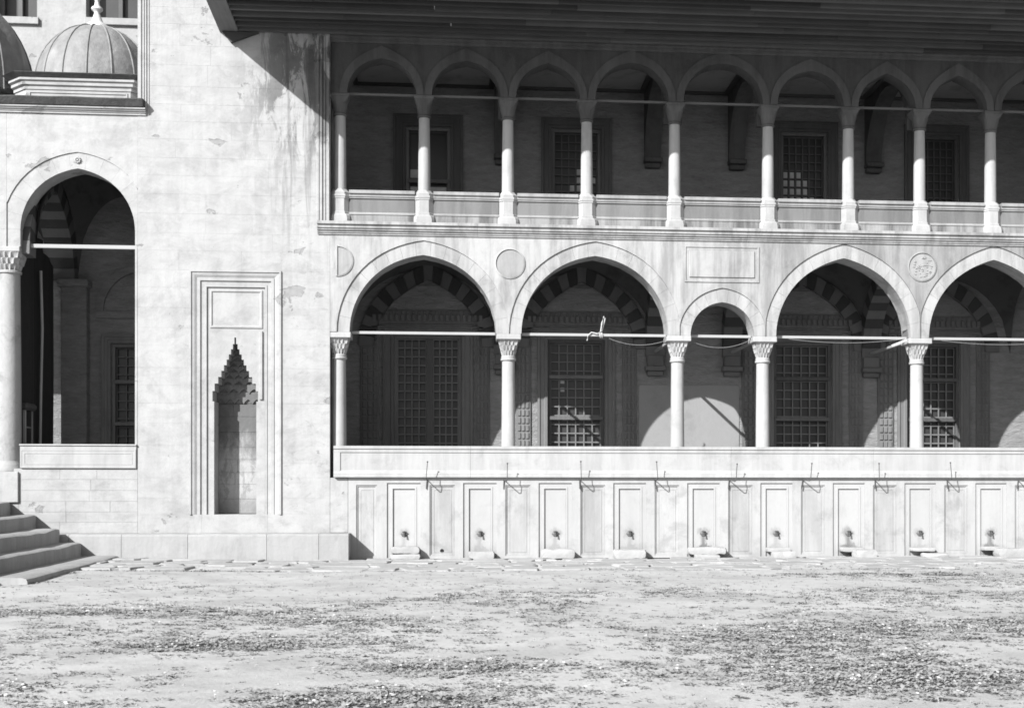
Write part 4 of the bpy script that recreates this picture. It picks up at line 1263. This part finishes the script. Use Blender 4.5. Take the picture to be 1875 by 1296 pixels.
# ------------------------------------------------------------------ weeds, flowers and pebbles
rng = np.random.default_rng(11)
def dens(x, y):
    a = mnoise.fractal(Vector((x * .42 + 3.1, y * .45, 1.7)), 1.0, 2.0, 3)
    b = mnoise.noise(Vector((x * 1.9, y * 1.9, 4.2)))
    c = mnoise.noise(Vector((x * 5, y * 5, 8.2)))
    bias = -.04 + .12 * sstep(-1, 8, x) + .14 * sstep(-9, -15, y)
    d = a * .45 + b * .34 + c * .34 + bias
    if y > -5.4: d -= .35
    if y > -7.5 and x < 2: d -= .22
    return d
cl = []
while len(cl) < 29000:
    y = -3.9 - 20.5 * rng.random(); x = rng.uniform(-12, 14)
    d = dens(x, y)
    if d < .0 and rng.random() > .16: continue
    if d < .2 and rng.random() > .50: continue
    cl.append((x, y, min(1.0, .25 + max(0, d) * 1.1)))
# weed line at the edge of the flagstones and by the slab
for k in range(330):
    x = rng.uniform(-8.0, -3.0) if k < 150 else rng.uniform(-3, 13.5)
    cl.append((x, -3.95 + rng.normal(0, .16) - (.9 if x < -6.6 else .0), rng.uniform(.4, .9)))
for k in range(700):
    cl.append((rng.uniform(-6.8, 13.8), rng.uniform(-4.0, -.25), rng.uniform(.2, .42)))
for k in range(120):
    cl.append((rng.uniform(4.8, 13.8), -3.1 + rng.normal(0, .5), rng.uniform(.25, .6)))
for (px, py, sx_, sy_, n_) in ((-.62, -18.6, .55, .35, 420), (3.6, -17.9, .8, .4, 520), (-2.3, -15.1, .7, .35, 330), (-4.7, -11.7, .9, .3, 260), (.1, -16.9, .5, .25, 200), (5.2, -14.2, 1.2, .5, 420), (-1.2, -13.2, .7, .3, 180), (-5.6, -14.5, .7, .4, 240)):
    for k in range(n_):
        cl.append((px + rng.normal(0, sx_), py + rng.normal(0, sy_), rng.uniform(.55, 1.0)))
V = []; F = []; FV = []; FF = []
nv = 0; nf = 0
for (cx, cy, s) in cl:
    r = s * rng.uniform(.03, .12); nl = int(6 + 22 * s * rng.random())
    z0 = gh(cx, cy)
    ang = rng.uniform(0, 6.283, nl); rad = r * np.sqrt(rng.random(nl))
    bx = cx + rad * np.cos(ang) * 1.4; by = cy + rad * np.sin(ang)
    L = rng.uniform(.015, .040, nl) * (.6 + .7 * s); lift = rng.uniform(.03, .55, nl); a2 = ang + rng.normal(0, .9, nl)
    W = L * rng.uniform(.22, .48, nl)
    dx, dy = np.cos(a2), np.sin(a2)
    zb_ = z0 - .004 + rng.uniform(0, .02, nl) * s
    b0_ = np.stack([bx, by, zb_], 1)
    m = b0_ + np.stack([dx * L * .55, dy * L * .55, L * lift * .75], 1)
    sd = np.stack([-dy * W, dx * W, np.zeros(nl)], 1)
    tp = b0_ + np.stack([dx * L, dy * L, L * lift], 1)
    V.append(np.stack([b0_, m - sd, tp, m + sd], 1).reshape(-1, 3)); nv += nl
    if s > .5 and rng.random() < .08:
        for q in range(rng.integers(1, 4)):
            fx, fy = cx + rng.normal(0, r), cy + rng.normal(0, r); fz = z0 + rng.uniform(.03, .07); fr = rng.uniform(.008, .015)
            a = rng.uniform(0, 6.28); tl = rng.uniform(-.5, .5)
            FV += [(fx + fr * math.cos(a + k * 1.2566), fy + fr * math.sin(a + k * 1.2566), fz + fr * tl * math.sin(a + k * 1.2566)) for k in range(5)]
            FV += [(fx, fy, z0), (fx + .002, fy, z0)]
            FF += [tuple(nf + k for k in range(5)), (nf, nf + 5, nf + 6)]; nf += 7
V = np.concatenate(V)
me = bpy.data.meshes.new('weeds')
me.vertices.add(len(V)); me.vertices.foreach_set('co', V.astype(np.float32).ravel())
me.loops.add(nv * 4); me.loops.foreach_set('vertex_index', np.arange(nv * 4, dtype=np.int32))
me.polygons.add(nv); me.polygons.foreach_set('loop_start', np.arange(0, nv * 4, 4, dtype=np.int32))
me.update(calc_edges=True); me.validate()
me.materials.append(M['leaf'])
o = bpy.data.objects.new('weeds', me); C.objects.link(o)
ca(o, 'low leafy weeds and clover spreading in patches over the earth', 'weeds', kind='stuff')
mb = MB(); mb.v = FV; mb.f = FF
o = mb.build('weed_flowers', 'petal', recalc=False)
ca(o, 'tiny white flowers dotted through the weeds', 'flowers', kind='stuff')
mb = MB()
for k in range(2600):
    y = -3.6 - 21 * R.random(); x = R.uniform(-12, 14); s = R.uniform(.006, .02) * (1 if R.random() < .96 else 1.8); z = gh(x, y)
    p = [(x + s * R.uniform(.7, 1.3), y, z), (x, y + s * R.uniform(.6, 1.1), z), (x - s * R.uniform(.7, 1.3), y, z), (x, y - s * R.uniform(.6, 1.1), z), (x + s * .2, y, z + s * R.uniform(.35, .8)), (x, y, z - s * .4)]
    mb.add(p, [(0, 1, 4), (1, 2, 4), (2, 3, 4), (3, 0, 4), (1, 0, 5), (2, 1, 5), (3, 2, 5), (0, 3, 5)])
o = mb.build('pebbles', 'flag')
ca(o, 'small pale pebbles scattered over the earth', 'pebbles', kind='stuff')
